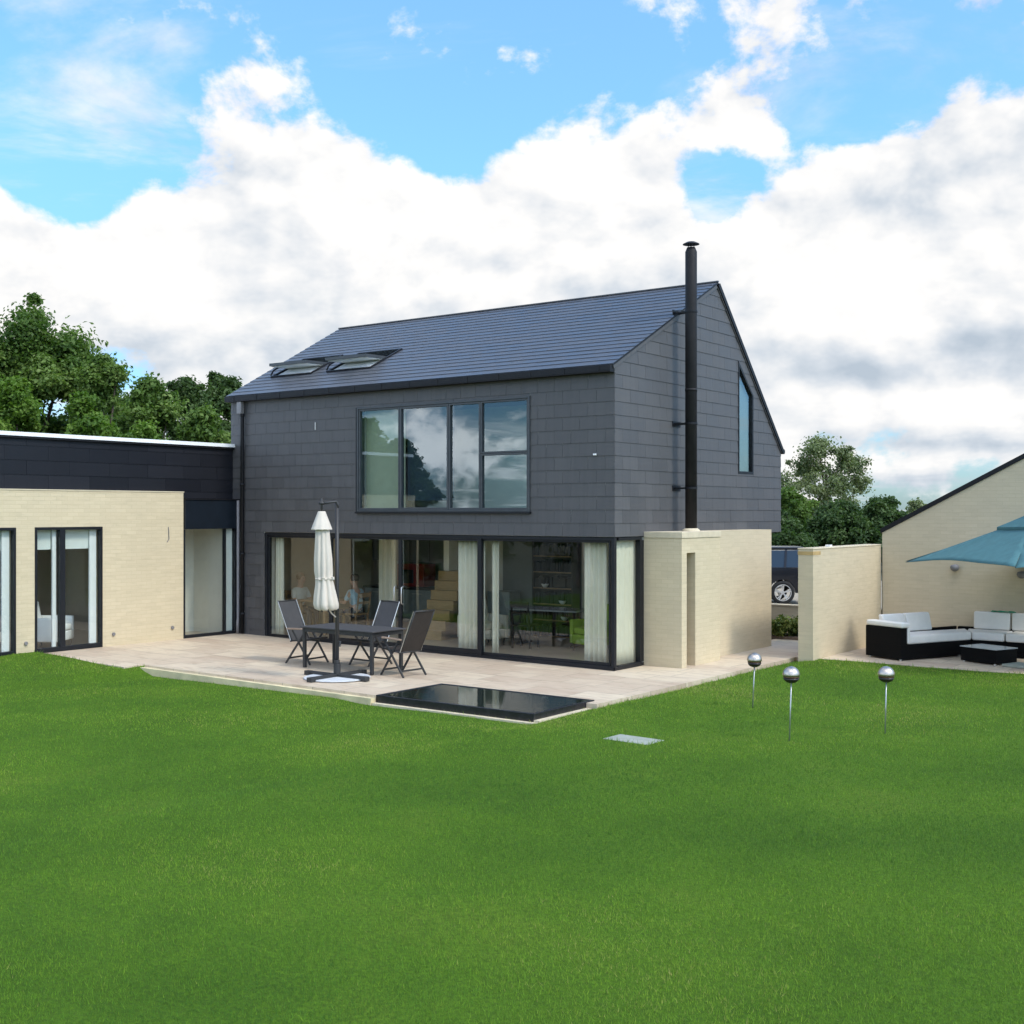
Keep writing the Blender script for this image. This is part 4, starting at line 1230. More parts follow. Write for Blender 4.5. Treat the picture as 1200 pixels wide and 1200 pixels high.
g.build('vent', M['teal_cloth'], tp)
for k in range(4):
    g = MB(); g.tube([hub + Vector((0, 0, -0.06)), hub + corn[k] * 0.5 + Vector((0, 0, -0.10)), hub + corn[k] * 0.985 + Vector((0, 0, -0.012))], 0.012, 6); g.build('rib', M['charcoal'], tp)
g = MB(); g.tube([hub + Vector((0, 0, -0.22)), hub + Vector((0, 0, 0.30))], 0.03, 10); g.build('hub', M['charcoal'], tp)
g = MB(); g.tube([(0, 0, 0.05), (0, 0, 2.75)], 0.045, 12); g.build('mast', M['charcoal'], tp)
g = MB(); g.tube([(0, 0, 2.3), (0, 0, 2.95), hub + Vector((0, 0, 0.28))], 0.035, 10); g.build('arm', M['charcoal'], tp)
g = MB(); g.bar((-0.5, 0, 0.03), (0.5, 0, 0.03), 0.07, 0.05); g.bar((0, -0.5, 0.031), (0, 0.5, 0.031), 0.07, 0.05); g.build('cross_base', M['charcoal'], tp)

# ---------------------------------------------------------------- globe lamps on stakes
def globe_lamp(x, y_, zc, lean, label):
    zb_ = lawn_z(x, y_)
    e = empty('globe_lamp', (x, y_, zb_), label=label, cat='garden lamp', group='mirror globe lamps in the lawn')
    h = zc - zb_
    g = MB(); g.tube([(lean[0], lean[1], -0.05), (0, 0, h - 0.09)], 0.0085, 8); g.build('stake', M['steel'], e, smooth=True)
    rad = 0.102
    pr = [(0.004, rad * 0.98)] + [(rad * math.cos(a), rad * math.sin(a) * 0.95) for a in [R(d) for d in (80, 68, 55, 42, 30, 18, 8, -2, -8)]] + [(0.03, -0.02)]
    g = MB(); g.lathe(pr, (0, 0, h), 32); g.build('globe', M['chrome'], e, smooth=True)
    g = MB(); g.lathe([(0.085, -0.016), (rad * 0.90, -0.018), (rad * 0.93, -0.028), (rad * 0.9, -0.036), (0.085, -0.038)], (0, 0, h), 32); g.build('band', M['bronze'], e, smooth=True)
    g = MB(); g.lathe([(0.08, -0.04), (rad * 0.93, -0.041), (rad * 0.84, -0.066), (rad * 0.62, -0.088), (rad * 0.3, -0.101), (0.01, -0.104)], (0, 0, h), 32); g.build('bowl', M['dark_bowl'], e, smooth=True)
    return e


globe_lamp(3.64, -2.21, 0.675, (-0.03, 0, 0), 'mirrored globe lamp on a thin stake nearest the brick house corner, leftmost of the three')
globe_lamp(5.03, -4.16, 0.79, (-0.025, 0, 0), 'mirrored globe lamp on a thin stake, the middle one of the three and nearest')
globe_lamp(5.79, -3.05, 0.735, (-0.015, 0, 0), 'mirrored globe lamp, rightmost of the three, in front of the sofa patio')

# ---------------------------------------------------------------- behind the house: low wall, shrubs, car
rw = MB(); rw.box(-5.0, -0.1, -0.2, 1.9, 0.12, 0.60); rw.box(-5.0, -0.12, 0.602, 1.9, 0.14, 0.63)
o = rw.build('retaining_wall', M['brick_pale']); o.location = (0, 8.1, 0)
tag(o, 'low cream brick wall behind the house in front of the parked car', 'low wall')
bed = MB(); bed.box(-3.5, 6.6, -0.05, 1.8, 7.98, 0.06); tag(bed.build('soil_bed', M['soil']), kind='structure')


def leaf_cloud(centers, radii, n_per, size, flat_bias=0.35, seed=1, shade=None, up=0.15):
    """leaf quads scattered through clumps; returns verts (n,4,3) and a tone per leaf"""
    rg = np.random.default_rng(seed)
    out, tones = [], []
    for ci, (c, rad) in enumerate(zip(centers, radii)):
        n = max(6, int(n_per * rg.uniform(0.7, 1.3)))
        d = rg.normal(size=(n, 3)); d /= np.linalg.norm(d, axis=1)[:, None]
        rr = rad * np.minimum(1.55, np.abs(rg.normal(0.62, 0.36, n)))
        p = np.array(c) + d * rr[:, None] * np.array([1, 1, 0.78])
        nm = d * 0.6 + rg.normal(size=(n, 3)) * 0.7 + np.array([0, 0, up + flat_bias])
        nm /= np.linalg.norm(nm, axis=1)[:, None]
        t = np.cross(nm, rg.normal(size=(n, 3))); t /= (np.linalg.norm(t, axis=1)[:, None] + 1e-9)
        b_ = np.cross(nm, t)
        s_ = size * rg.uniform(0.6, 1.35, n)
        l, w_ = (s_ * 0.75)[:, None], (s_ * 0.45)[:, None]
        bend = nm * (s_ * 0.18)[:, None]
        v = np.stack([p - t * l, p - b_ * w_ + bend, p + t * l, p + b_ * w_ + bend], 1)
        out.append(v)
        ct_ = rg.uniform(0.1, 0.75) if shade is None else shade(c, rg)
        tones.append(np.clip(ct_ + rg.normal(0, 0.14, n), 0, 1))
    return np.concatenate(out).astype(np.float32), np.concatenate(tones).astype(np.float32)


def leaf_obj(name, v, tones, mat, parent):
    nf = len(tones)
    me = bpy.data.meshes.new(name)
    me.vertices.add(nf * 4); me.vertices.foreach_set('co', v.reshape(-1))
    me.loops.add(nf * 4); me.loops.foreach_set('vertex_index', np.arange(nf * 4, dtype=np.int32))
    me.polygons.add(nf); me.polygons.foreach_set('loop_start', np.arange(0, nf * 4, 4, dtype=np.int32))
    a = me.attributes.new('rnd', 'FLOAT', 'FACE'); a.data.foreach_set('value', tones)
    me.materials.append(mat); me.update(); me.validate()
    o = bpy.data.objects.new(name, me); COL.objects.link(o)
    o.parent = parent
    return o


def tree(loc, height, halfw, mat, label, seed, clumps=46, leaves=420, leaf=0.2, low=0.12, cr=0.24, density=1.0, group=None, name='tree', shape=1.0, lean=0.0, cat='tree'):
    """tapered trunk, forking limbs, a crown of leaf clumps carried by the limbs"""
    rg = random.Random(seed)
    e = empty(name, loc, 0, label, cat, group)
    c0 = height * low; ch = height - c0
    cen, rad = [], []
    k = 0
    while len(cen) < clumps and k < clumps * 30:
        k += 1
        z = rg.random()
        prof = math.sin(math.pi * min(1, max(0.0, (z * 0.86 + 0.14))) ** (0.85 * shape)) ** 0.6
        a = rg.uniform(0, 2 * math.pi); rr = halfw * prof * math.sqrt(rg.uniform(0.05, 1.0))
        cc = (rr * math.cos(a) * 0.9 + lean * z, rr * math.sin(a) * 0.9, c0 + ch * z * 0.93)
        if all((cc[0] - q[0]) ** 2 + (cc[1] - q[1]) ** 2 + (cc[2] - q[2]) ** 2 > (halfw * cr * 0.62) ** 2 for q in cen):
            cen.append(cc); rad.append(halfw * cr * rg.uniform(0.75, 1.35))
    # small outlying twigs break the outline
    for q in range(clumps):
        b_ = rg.randrange(len(cen)) if False else rg.choice(range(min(len(cen), clumps)))
        a = rg.uniform(0, 6.283); u = rg.uniform(-0.5, 1)
        r_ = rad[b_] * rg.uniform(0.8, 1.3)
        cen.append((cen[b_][0] + r_ * math.cos(a) * math.sqrt(max(0, 1 - u * u)), cen[b_][1] + r_ * math.sin(a) * math.sqrt(max(0, 1 - u * u)), cen[b_][2] + r_ * u * 0.9)); rad.append(rad[b_] * rg.uniform(0.35, 0.6))
    v1, t1 = leaf_cloud(cen[:clumps], rad[:clumps], leaves * density, leaf, seed=seed)
    v2, t2 = leaf_cloud(cen[clumps:], rad[clumps:], leaves * 0.3 * density, leaf * 0.9, seed=seed + 1)
    leaf_obj('crown', np.concatenate([v1, v2]), np.concatenate([t1, t2]), mat, e)
    g = MB()
    tr = height * 0.022 + 0.04
    top = c0 + ch * 0.62
    pts = [(0, 0, -0.3), (0.03 * halfw, 0, c0 * 0.6), (-0.04 * halfw + lean * 0.3, 0.05 * halfw, c0 + ch * 0.3), (0.03 * halfw + lean * 0.6, -0.03 * halfw, top)]
    g.tube(pts, [tr * 1.25, tr, tr * 0.65, tr * 0.2], 9)
    tk = g.build('trunk', M['bark'], e, smooth=True)
    for q in range(min(14, clumps)):
        c = cen[q * max(1, clumps // 14) % clumps]
        t = max(0.12, min(0.9, (c[2] - c0) / ch - 0.25))
        s0 = (lean * t * 0.8, 0, c0 * 0.8 + ch * t * 0.7)
        m1 = ((s0[0] + c[0]) / 2, (s0[1] + c[1]) / 2, s0[2] + (c[2] - s0[2]) * 0.42)
        g = MB(); g.tube([s0, m1, c], [tr * 0.34, tr * 0.22, tr * 0.06], 6); g.build('limb', M['bark'], e, smooth=True)
    return e


def tree_px(px, ytop, depth, hw_px, mat, label, seed, **k):
    p = at(px, depth, -0.3)
    tree(p, (600 - ytop) / FPX * depth + CAM.z + 0.3, hw_px / FPX * depth, mat, label, seed, **k)


GL = 'trees behind the brick wing'
tree_px(36, 350, 50, 98, M['leaf_mid'], 'tallest broad tree rising behind the left end of the brick wing', 101, clumps=84, leaves=1300, leaf=0.129, low=0.10, cr=0.23, group=GL, shape=1.35)
tree_px(-75, 372, 54, 90, M['leaf_mid'], 'tree just cut by the left edge of the picture behind the wing', 102, clumps=50, leaves=1050, leaf=0.134, group=GL)
tree_px(122, 402, 47, 50, M['leaf_mid'], 'narrower mid green tree leaning out on the right of the tallest tree', 103, clumps=40, leaves=1050, leaf=0.112, group=GL, low=0.15)
tree_px(176, 427, 45, 64, M['leaf_mid'], 'bushy mid green tree above the middle of the wing roof', 104, clumps=46, leaves=1100, leaf=0.112, low=0.06, group=GL)
tree_px(20, 432, 38, 52, M['leaf_bright'], 'bright green bushy tree low in front of the tallest tree', 105, clumps=46, leaves=1050, leaf=0.095, low=0.05, group=GL)
tree_px(100, 448, 37, 50, M['leaf_bright'], 'bright green bush tree close over the white roof edge', 106, clumps=46, leaves=1050, leaf=0.095, low=0.05, group=GL)
tree_px(262, 429, 58, 56, M['leaf_dark'], 'dark rounded tree beside the slate house gutter', 107, clumps=60, leaves=1200, leaf=0.134, low=0.05, group=GL)
tree_px(217, 436, 50, 48, M['leaf_dark'], 'dark green tree between the bushy tree and the rounded tree', 108, clumps=40, leaves=1050, leaf=0.112, low=0.05, group=GL)
tree_px(170, 488, 36, 60, M['leaf_bright'], 'low bright shrub just showing over the wing roof', 109, clumps=40, leaves=900, leaf=0.084, low=0.03, group=GL)

tree_px(150, 452, 56, 60, M['leaf_mid'], 'mid green tree filling the dip behind the bushy tree', 110, clumps=46, leaves=1000, leaf=0.13, low=0.04, group=GL)
tree_px(240, 462, 44, 46, M['leaf_mid'], 'mid green bushy tree low in front of the dark rounded tree', 111, clumps=40, leaves=1000, leaf=0.115, low=0.04, group=GL)

GR = 'trees beyond the parked car'
tree_px(968, 511, 82, 64, M['leaf_grey'], 'open airy grey green tree standing behind the garden wall', 120, clumps=52, leaves=575, leaf=0.134, low=0.2, cr=0.19, group=GR, shape=1.7, density=0.62)
tree_px(1035, 583, 70, 40, M['leaf_dark'], 'dark rounded tree left of the sloping outbuilding roof', 121, clumps=40, leaves=1050, leaf=0.146, low=0.03, group=GR)
tree_px(1078, 586, 88, 26, M['leaf_grey'], 'small thin tree at the foot of the sloping roof edge', 122, clumps=26, leaves=425, leaf=0.157, low=0.1, group=GR)
tree_px(925, 572, 74, 36, M['leaf_mid'], 'mid green tree close beside the slate gable edge', 123, clumps=34, leaves=900, leaf=0.146, low=0.03, group=GR)
tree_px(985, 590, 66, 44, M['leaf_dark'], 'dark low tree under the open airy tree', 124, clumps=40, leaves=1050, leaf=0.134, low=0.02, group=GR)
tree_px(1075, 607, 62, 40, M['leaf_dark'], 'dark low bush behind the outbuilding corner', 125, clumps=34, leaves=950, leaf=0.123, low=0.02, group=GR)
tree_px(915, 608, 60, 40, M['leaf_dark'], 'dark low bush directly above the parked car', 126, clumps=34, leaves=950, leaf=0.123, low=0.02, group=GR)

# trees across the lawn, behind the camera: the windows mirror them
GM = 'trees behind the photographer'
tree((-34.0, -30, -0.3), 8.6, 2.9, M['leaf_mid'], 'broad tree behind the photographer mirrored in the upper left window pane', 140, clumps=46, leaves=330, leaf=0.24, low=0.06, group=GM)
tree((-38.6, -28.5, -0.3), 10.2, 3.2, M['leaf_mid'], 'taller tree behind the photographer beside the mirrored broad tree', 141, clumps=46, leaves=330, leaf=0.24, low=0.06, group=GM)
tree((-26.6, -25, -0.3), 6.6, 1.35, M['leaf_dark'], 'slim dark tree mirrored in the dark second pane', 142, clumps=34, leaves=300, leaf=0.2, low=0.05, shape=1.2, group=GM)
tree((-24.9, -24.5, -0.3), 5.0, 1.0, M['leaf_dark'], 'shorter dark tree mirrored beside the slim dark tree', 143, clumps=26, leaves=260, leaf=0.18, low=0.05, group=GM)
hg = empty('hedge', (-14, -44, -0.35), 0, 'long dark field hedge far behind the photographer', 'hedge')
cen, rad = [], []
for k in range(150):
    cen.append((rng.uniform(-45, 45), rng.uniform(-0.8, 0.8), rng.uniform(0.4, 2.6) + 0.5 * math.sin(k))); rad.append(rng.uniform(0.7, 1.2))
v_, t_ = leaf_cloud(cen, rad, 150, 0.28, seed=77)
leaf_obj('foliage', v_, t_, M['leaf_dark'], hg)


def shrub(loc, h, wd, seed, label):
    e = empty('shrub', loc, 0, label, 'shrub', 'shrubs in the bed behind the house')
    rg = random.Random(seed)
    cen = [(rg.uniform(-wd, wd), rg.uniform(-wd, wd) * 0.6, rg.uniform(0.25, 0.95) * h) for _ in range(16)]
    v, t = leaf_cloud(cen, [rg.uniform(0.10, 0.17) for _ in cen], 60, 0.055, seed=seed)
    leaf_obj('foliage', v, t, M['leaf_shrub'], e)
    g = MB()
    for c in cen[:9]: g.tube([(c[0] * 0.2, c[1] * 0.2, 0), c], [0.008, 0.003], 5)
    g.build('stems', M['bark'], e)


for (px, dp_, h_, sd) in ((905, 26.4, 0.32, 1), (917, 26.2, 0.38, 2), (931, 26.3, 0.32, 3), (945, 26.6, 0.32, 4)):
    shrub(at(px, dp_, 0.055), h_, 0.24, sd, {1: 'yellow green shrub half hidden by the brick house corner', 2: 'yellow green shrub in the middle of the gap below the car wheel', 3: 'yellow green shrub next to the garden wall end', 4: 'yellow green shrub hidden behind the garden wall'}[sd])

# parked car
wl = at(917, 36.0, 0.0)
ex = Vector((0.86, 0.51, 0)).normalized(); ang = math.atan2(ex.y, ex.x)
car_c = wl - ex * 1.38 + Vector((-ex.y, ex.x, 0)) * 0.82
car = empty('parked_car', car_c, ang + math.pi, 'dark parked estate car with silver alloy wheels seen through the gap beyond the garden wall', 'car')
prof_low = [(-2.25, 0.32), (-2.30, 0.75), (-2.24, 1.06), (-1.0, 1.09), (1.05, 1.06), (1.95, 0.94), (2.25, 0.70), (2.28, 0.34)]
c_ = MB()
def loft(mb, prof, halfs):
    rings = []
    for s_, inset in halfs:
        rings.append([(x * (1 - inset * 0.02), s_, z) for x, z in prof])
    n_ = len(prof); base = len(mb.v)
    for rg in rings: mb.v += rg
    for i in range(len(rings) - 1):
        for k in range(n_):
            a = base + i * n_ + k; b_ = base + i * n_ + (k + 1) % n_
            mb.f.append((a, b_, b_ + n_, a + n_)); mb.r.append(0.5)
    mb.f.append(tuple(base + k for k in range(n_))); mb.r.append(0.5)
    mb.f.append(tuple(base + (len(rings) - 1) * n_ + k for k in reversed(range(n_)))); mb.r.append(0.5)
def arch(prof):
    out = []
    # bottom edge with wheel arches, from front to back
    for cx in (1.38, -1.38):
        for k in range(9):
            a = math.pi * k / 8
            out.append((cx + 0.40 * math.cos(a), 0.34 + 0.40 * math.sin(a)))
    return prof + out
loft(c_, arch(prof_low), [(-0.90, 1), (-0.92, 0), (0.92, 0), (0.90, 1)])
c_.build('body', M['car_black'], car, bevel=0.03, seg=3)
c_ = MB()
top = [(-2.22, 1.07, 0.86), (1.05, 1.05, 0.86), (0.25, 1.60, 0.70), (-1.95, 1.62, 0.70)]
vs = [(x, -h_, z) for x, z, h_ in top] + [(x, h_, z) for x, z, h_ in top]
c_.mesh(vs, [(0, 1, 2, 3), (7, 6, 5, 4), (0, 4, 5, 1), (1, 5, 6, 2), (2, 6, 7, 3), (3, 7, 4, 0)])
c_.build('cabin_glass', M['car_glass'], car, bevel=0.03)
c_ = MB(); c_.box(-2.02, -0.71, 1.622, 0.24, 0.71, 1.69)
c_.build('car_roof', M['car_black'], car, bevel=0.03, seg=3)
c_ = MB()
for s_ in (-1, 1):
    for (a, b_) in (((0.25, 0.708, 1.60), (1.05, 0.87, 1.05)), ((-0.5, 0.708, 1.61), (-0.4, 0.872, 1.07)), ((-1.5, 0.708, 1.61), (-1.45, 0.872, 1.07)), ((-1.95, 0.708, 1.62), (-2.2, 0.87, 1.07))):
        c_.bar((a[0], s_ * a[1], a[2]), (b_[0], s_ * b_[1], b_[2]), 0.06, 0.05)
c_.build('pillar', M['car_black'], car)
for (wx, wy) in ((1.38, -0.83), (1.38, 0.83), (-1.38, -0.83), (-1.38, 0.83)):
    s_ = -1 if wy < 0 else 1
    w_ = MB()
    ring = [(0.235, -0.10), (0.32, -0.11), (0.345, -0.08), (0.345, 0.08), (0.32, 0.11), (0.235, 0.10)]
    nseg = 36
    vs, fs = [], []
    for k in range(nseg):
        a = 2 * math.pi * k / nseg
        for rd, yy in ring: vs.append((rd * math.cos(a), yy, rd * math.sin(a)))
    for k in range(nseg):
        for i in range(6):
            a = k * 6 + i; b_ = k * 6 + (i + 1) % 6; c2 = ((k + 1) % nseg) * 6 + (i + 1) % 6; d2 = ((k + 1) % nseg) * 6 + i
            fs.append((a, b_, c2, d2))
    w_.mesh(vs, fs)
    wo = w_.build('wheel', M['tyre'], car, smooth=True); wo.location = (wx, wy, 0.345)
    w_ = MB()
    for k in range(5):
        a = 2 * math.pi * k / 5 + 0.3
        for da in (-0.13, 0.13):
            w_.bar((0.03 * math.cos(a), s_ * 0.085, 0.03 * math.sin(a)), (0.235 * math.cos(a + da), s_ * 0.10, 0.235 * math.sin(a + da)), 0.03, 0.035, up=(0, 1, 0))
    w_.tube([(0, s_ * 0.04, 0), (0, s_ * 0.11, 0)], 0.05, 12)
    for k in range(30):
        a, b_ = 2 * math.pi * k / 30, 2 * math.pi * (k + 1) / 30
        w_.bar((0.238 * math.cos(a), s_ * 0.10, 0.238 * math.sin(a)), (0.238 * math.cos(b_), s_ * 0.10, 0.238 * math.sin(b_)), 0.022, 0.03, up=(0, 1, 0))
    w_.build('rim', M['rim'], wo)
c_ = MB(); c_.box(2.12, -0.80, 0.66, 2.29, -0.48, 0.80); c_.build('headlight', M['glass_top'], car, bevel=0.02)
c_ = MB(); c_.box(2.12, 0.48, 0.66, 2.29, 0.80, 0.80); c_.build('headlight', M['glass_top'], car, bevel=0.02)

# ---------------------------------------------------------------- inside the house
def curtain(x0, y0, x1, y1, z0, z1, label, seed, nf=9, amp=0.045):
    g = MB()
    d = Vector((x1 - x0, y1 - y0, 0)); Ld = d.length; d.normalize(); nrm = Vector((-d.y, d.x, 0))
    rg = random.Random(seed)
    n_, mz = nf * 10, 8
    ph = [rg.uniform(0.75, 1.25) for _ in range(nf + 1)]
    for i in range(n_ + 1):
        t = i / n_; k = t * nf
        off = amp * math.sin(2 * math.pi * k + 0.8 * math.sin(k * 1.7 + seed)) * ph[int(k)]
        for j in range(mz + 1):
            z = z0 + (z1 - z0) * j / mz
            q = Vector((x0, y0, 0)) + d * (t * Ld) + nrm * (off * (1 - 0.35 * j / mz))
            g.v.append((q.x, q.y, z))
    for i in range(n_):
        for j in range(mz):
            a = i * (mz + 1) + j
            g.f.append((a, a + mz + 1, a + mz + 2, a + 1)); g.r.append(0.5)
    o = g.build('curtain', M['curtain'], smooth=True)
    m_ = o.modifiers.new('thick', 'SOLIDIFY'); m_.thickness = 0.004
    tag(o, label, 'curtain', 'long pale curtains behind the glazing')
    return o


curtain(-3.66, 0.26, -2.98, 0.26, 0.06, 2.28, 'wide pale curtain bunched left of the thick dark mullion', 1, 6)
curtain(-2.86, 0.26, -2.66, 0.26, 0.06, 2.28, 'narrow pale curtain just right of the thick dark mullion', 2, 2)
curtain(-0.78, 0.26, -0.30, 0.26, 0.06, 2.28, 'pale curtain gathered near the glazed corner beside the lime armchair', 3, 4)
curtain(-0.125, 0.13, -0.125, 0.985, 0.06, 2.28, 'pale curtain filling the glazed return around the corner', 4, 6, 0.02)
curtain(-8.66, 0.24, -8.45, 0.24, 0.06, 2.28, 'narrow pale curtain at the far left end of the glazing', 5, 2)
curtain(-7.2, 1.9, -6.75, 1.95, 0.06, 2.28, 'pale curtain deeper in the kitchen behind the folded parasol', 6, 4)

# kitchen
kc = empty('kitchen_counter', (-7.9, 4.17, 0.055), label='grey green kitchen counter with a black worktop at the back of the kitchen', cat='counter')
g = MB(); g.box(-1.6, -0.30, 0.08, 1.9, 0.30, 0.84); g.build('cupboard', M['kitchen_grey'], kc, bevel=0.004)
g = MB(); g.box(-1.62, -0.33, 0.842, 1.92, 0.31, 0.885); g.build('worktop', M['black_metal'], kc)
g = MB()
for k in range(5): g.box(-1.45 + 0.7 * k, -0.325, 0.74, -1.15 + 0.7 * k, -0.312, 0.755)
g.build('handles', M['alu'], kc)
kw_ = empty('wall_cupboard', (-7.9, 4.32, 1.55), label='grey wall cupboards hung over the kitchen counter', cat='cupboard')
g = MB(); g.box(-1.6, -0.17, 0.0, 0.9, 0.17, 0.7); g.build('cupboard', M['grey_paint'], kw_, bevel=0.004)
g = MB()
for k in range(4): g.box(-1.0 + 0.62 * k - 0.004, -0.176, 0.01, -1.0 + 0.62 * k + 0.004, -0.171, 0.69)
g.build('door_joint', M['black_metal'], kw_)
rc = empty('bread_oven', (-8.05, 4.12, 0.942), label='dark red enamelled oven standing on the kitchen worktop', cat='oven')
g = MB(); g.box(-0.42, -0.22, 0.02, 0.42, 0.22, 0.56); g.build('body', M['red_gloss'], rc, bevel=0.02)
g = MB(); g.box(-0.3, -0.235, 0.1, 0.1, -0.222, 0.42); g.build('oven_door', M['black_metal'], rc, bevel=0.01)
hb = empty('hob_pan', (-8.9, 4.1, 0.942), label='black pan with a lid on the kitchen worktop left of the red oven', cat='pan')
g = MB(); g.lathe([(0.13, 0.0), (0.15, 0.02), (0.155, 0.13), (0.14, 0.135)], (0, 0, 0.001), 20); g.build('pot', M['black_metal'], hb, smooth=True)
g = MB(); g.lathe([(0.155, 0.137), (0.12, 0.165), (0.03, 0.175), (0.03, 0.2), (0.01, 0.205)], (0, 0, 0), 20); g.build('lid', M['alu'], hb, smooth=True)
for i, xx in enumerate((-7.25, -7.05, -6.8)):
    bt_ = MB(); bt_.lathe([(0.045, 0.0), (0.05, 0.02), (0.05, 0.2 + 0.03 * i), (0.018, 0.27 + 0.03 * i), (0.018, 0.33 + 0.03 * i)], (0, 0, 0), 14)
    o = bt_.build('bottle', M['dark_wood'], smooth=True); o.location = (xx, 4.1, 0.942)
    tag(o, ('dark bottle on the worktop nearest the red oven', 'dark bottle on the worktop between two other bottles', 'tallest dark bottle on the worktop nearest the oak steps')[i], 'bottle', 'bottles on the kitchen worktop')

it = empty('indoor_table', (-8.35, 1.45, 0.055), R(4), 'wooden dining table inside behind the folded parasol', 'table')
g = MB(); g.box(-0.42, -0.55, 0.71, 0.42, 0.55, 0.75); g.build('table_top', M['table_wood'], it, bevel=0.006)
for sx in (-1, 1):
    for sy in (-1, 1):
        g = MB(); g.bar((sx * 0.36, sy * 0.48, 0), (sx * 0.36, sy * 0.48, 0.709), 0.07, 0.07); g.build('leg', M['table_wood'], it, bevel=0.006)


def wood_chair(loc, rz, label, mat, cat='chair', name='dining_chair', group=None):
    e = empty(name, loc, rz, label, cat, group)
    g = MB(); g.box(-0.21, -0.21, 0.43, 0.21, 0.21, 0.465); g.build('seat', mat, e, bevel=0.01)
    for sx in (-1, 1):
        for sy in (-1, 1):
            g = MB(); g.bar((sx * 0.19, sy * 0.19, 0), (sx * 0.18, sy * 0.18, 0.429), 0.035, 0.035); g.build('leg', mat, e)
    g = MB(); g.bar((-0.20, -0.18, 0.466), (-0.27, -0.18, 0.92), 0.03, 0.03); g.bar((-0.20, 0.18, 0.466), (-0.27, 0.18, 0.92), 0.03, 0.03)
    g.bar((-0.265, -0.18, 0.86), (-0.265, 0.18, 0.86), 0.02, 0.10); g.bar((-0.245, -0.18, 0.7), (-0.245, 0.18, 0.7), 0.02, 0.05); g.build('backrest', mat, e)
    return e


GC = 'wooden chairs at the indoor table'
wood_chair((-9.08, 1.32, 0.055), 0.0, 'wooden chair under the person in the pale shirt', M['table_wood'], group=GC)
wood_chair((-7.62, 1.60, 0.055), math.pi, 'wooden chair under the person in the light blue shirt', M['table_wood'], group=GC)


def skin_mesh(name, verts, edges, radii, mat, parent, root=0, sub=1):
    me = bpy.data.meshes.new(name); me.from_pydata(verts, edges, [])
    me.materials.append(mat)
    o = bpy.data.objects.new(name, me); COL.objects.link(o)
    o.parent = parent
    m_ = o.modifiers.new('skin', 'SKIN'); m_.use_smooth_shade = True
    if not me.skin_vertices:
        me.attributes.new('skin_init', 'FLOAT', 'POINT')
    for i, rr in enumerate(radii):
        sv = me.skin_vertices[0].data[i]
        sv.radius = rr if hasattr(rr, '__len__') else (rr, rr)
        sv.use_root = (i == root)
    s_ = o.modifiers.new('sub', 'SUBSURF'); s_.levels = sub; s_.render_levels = sub
    return o


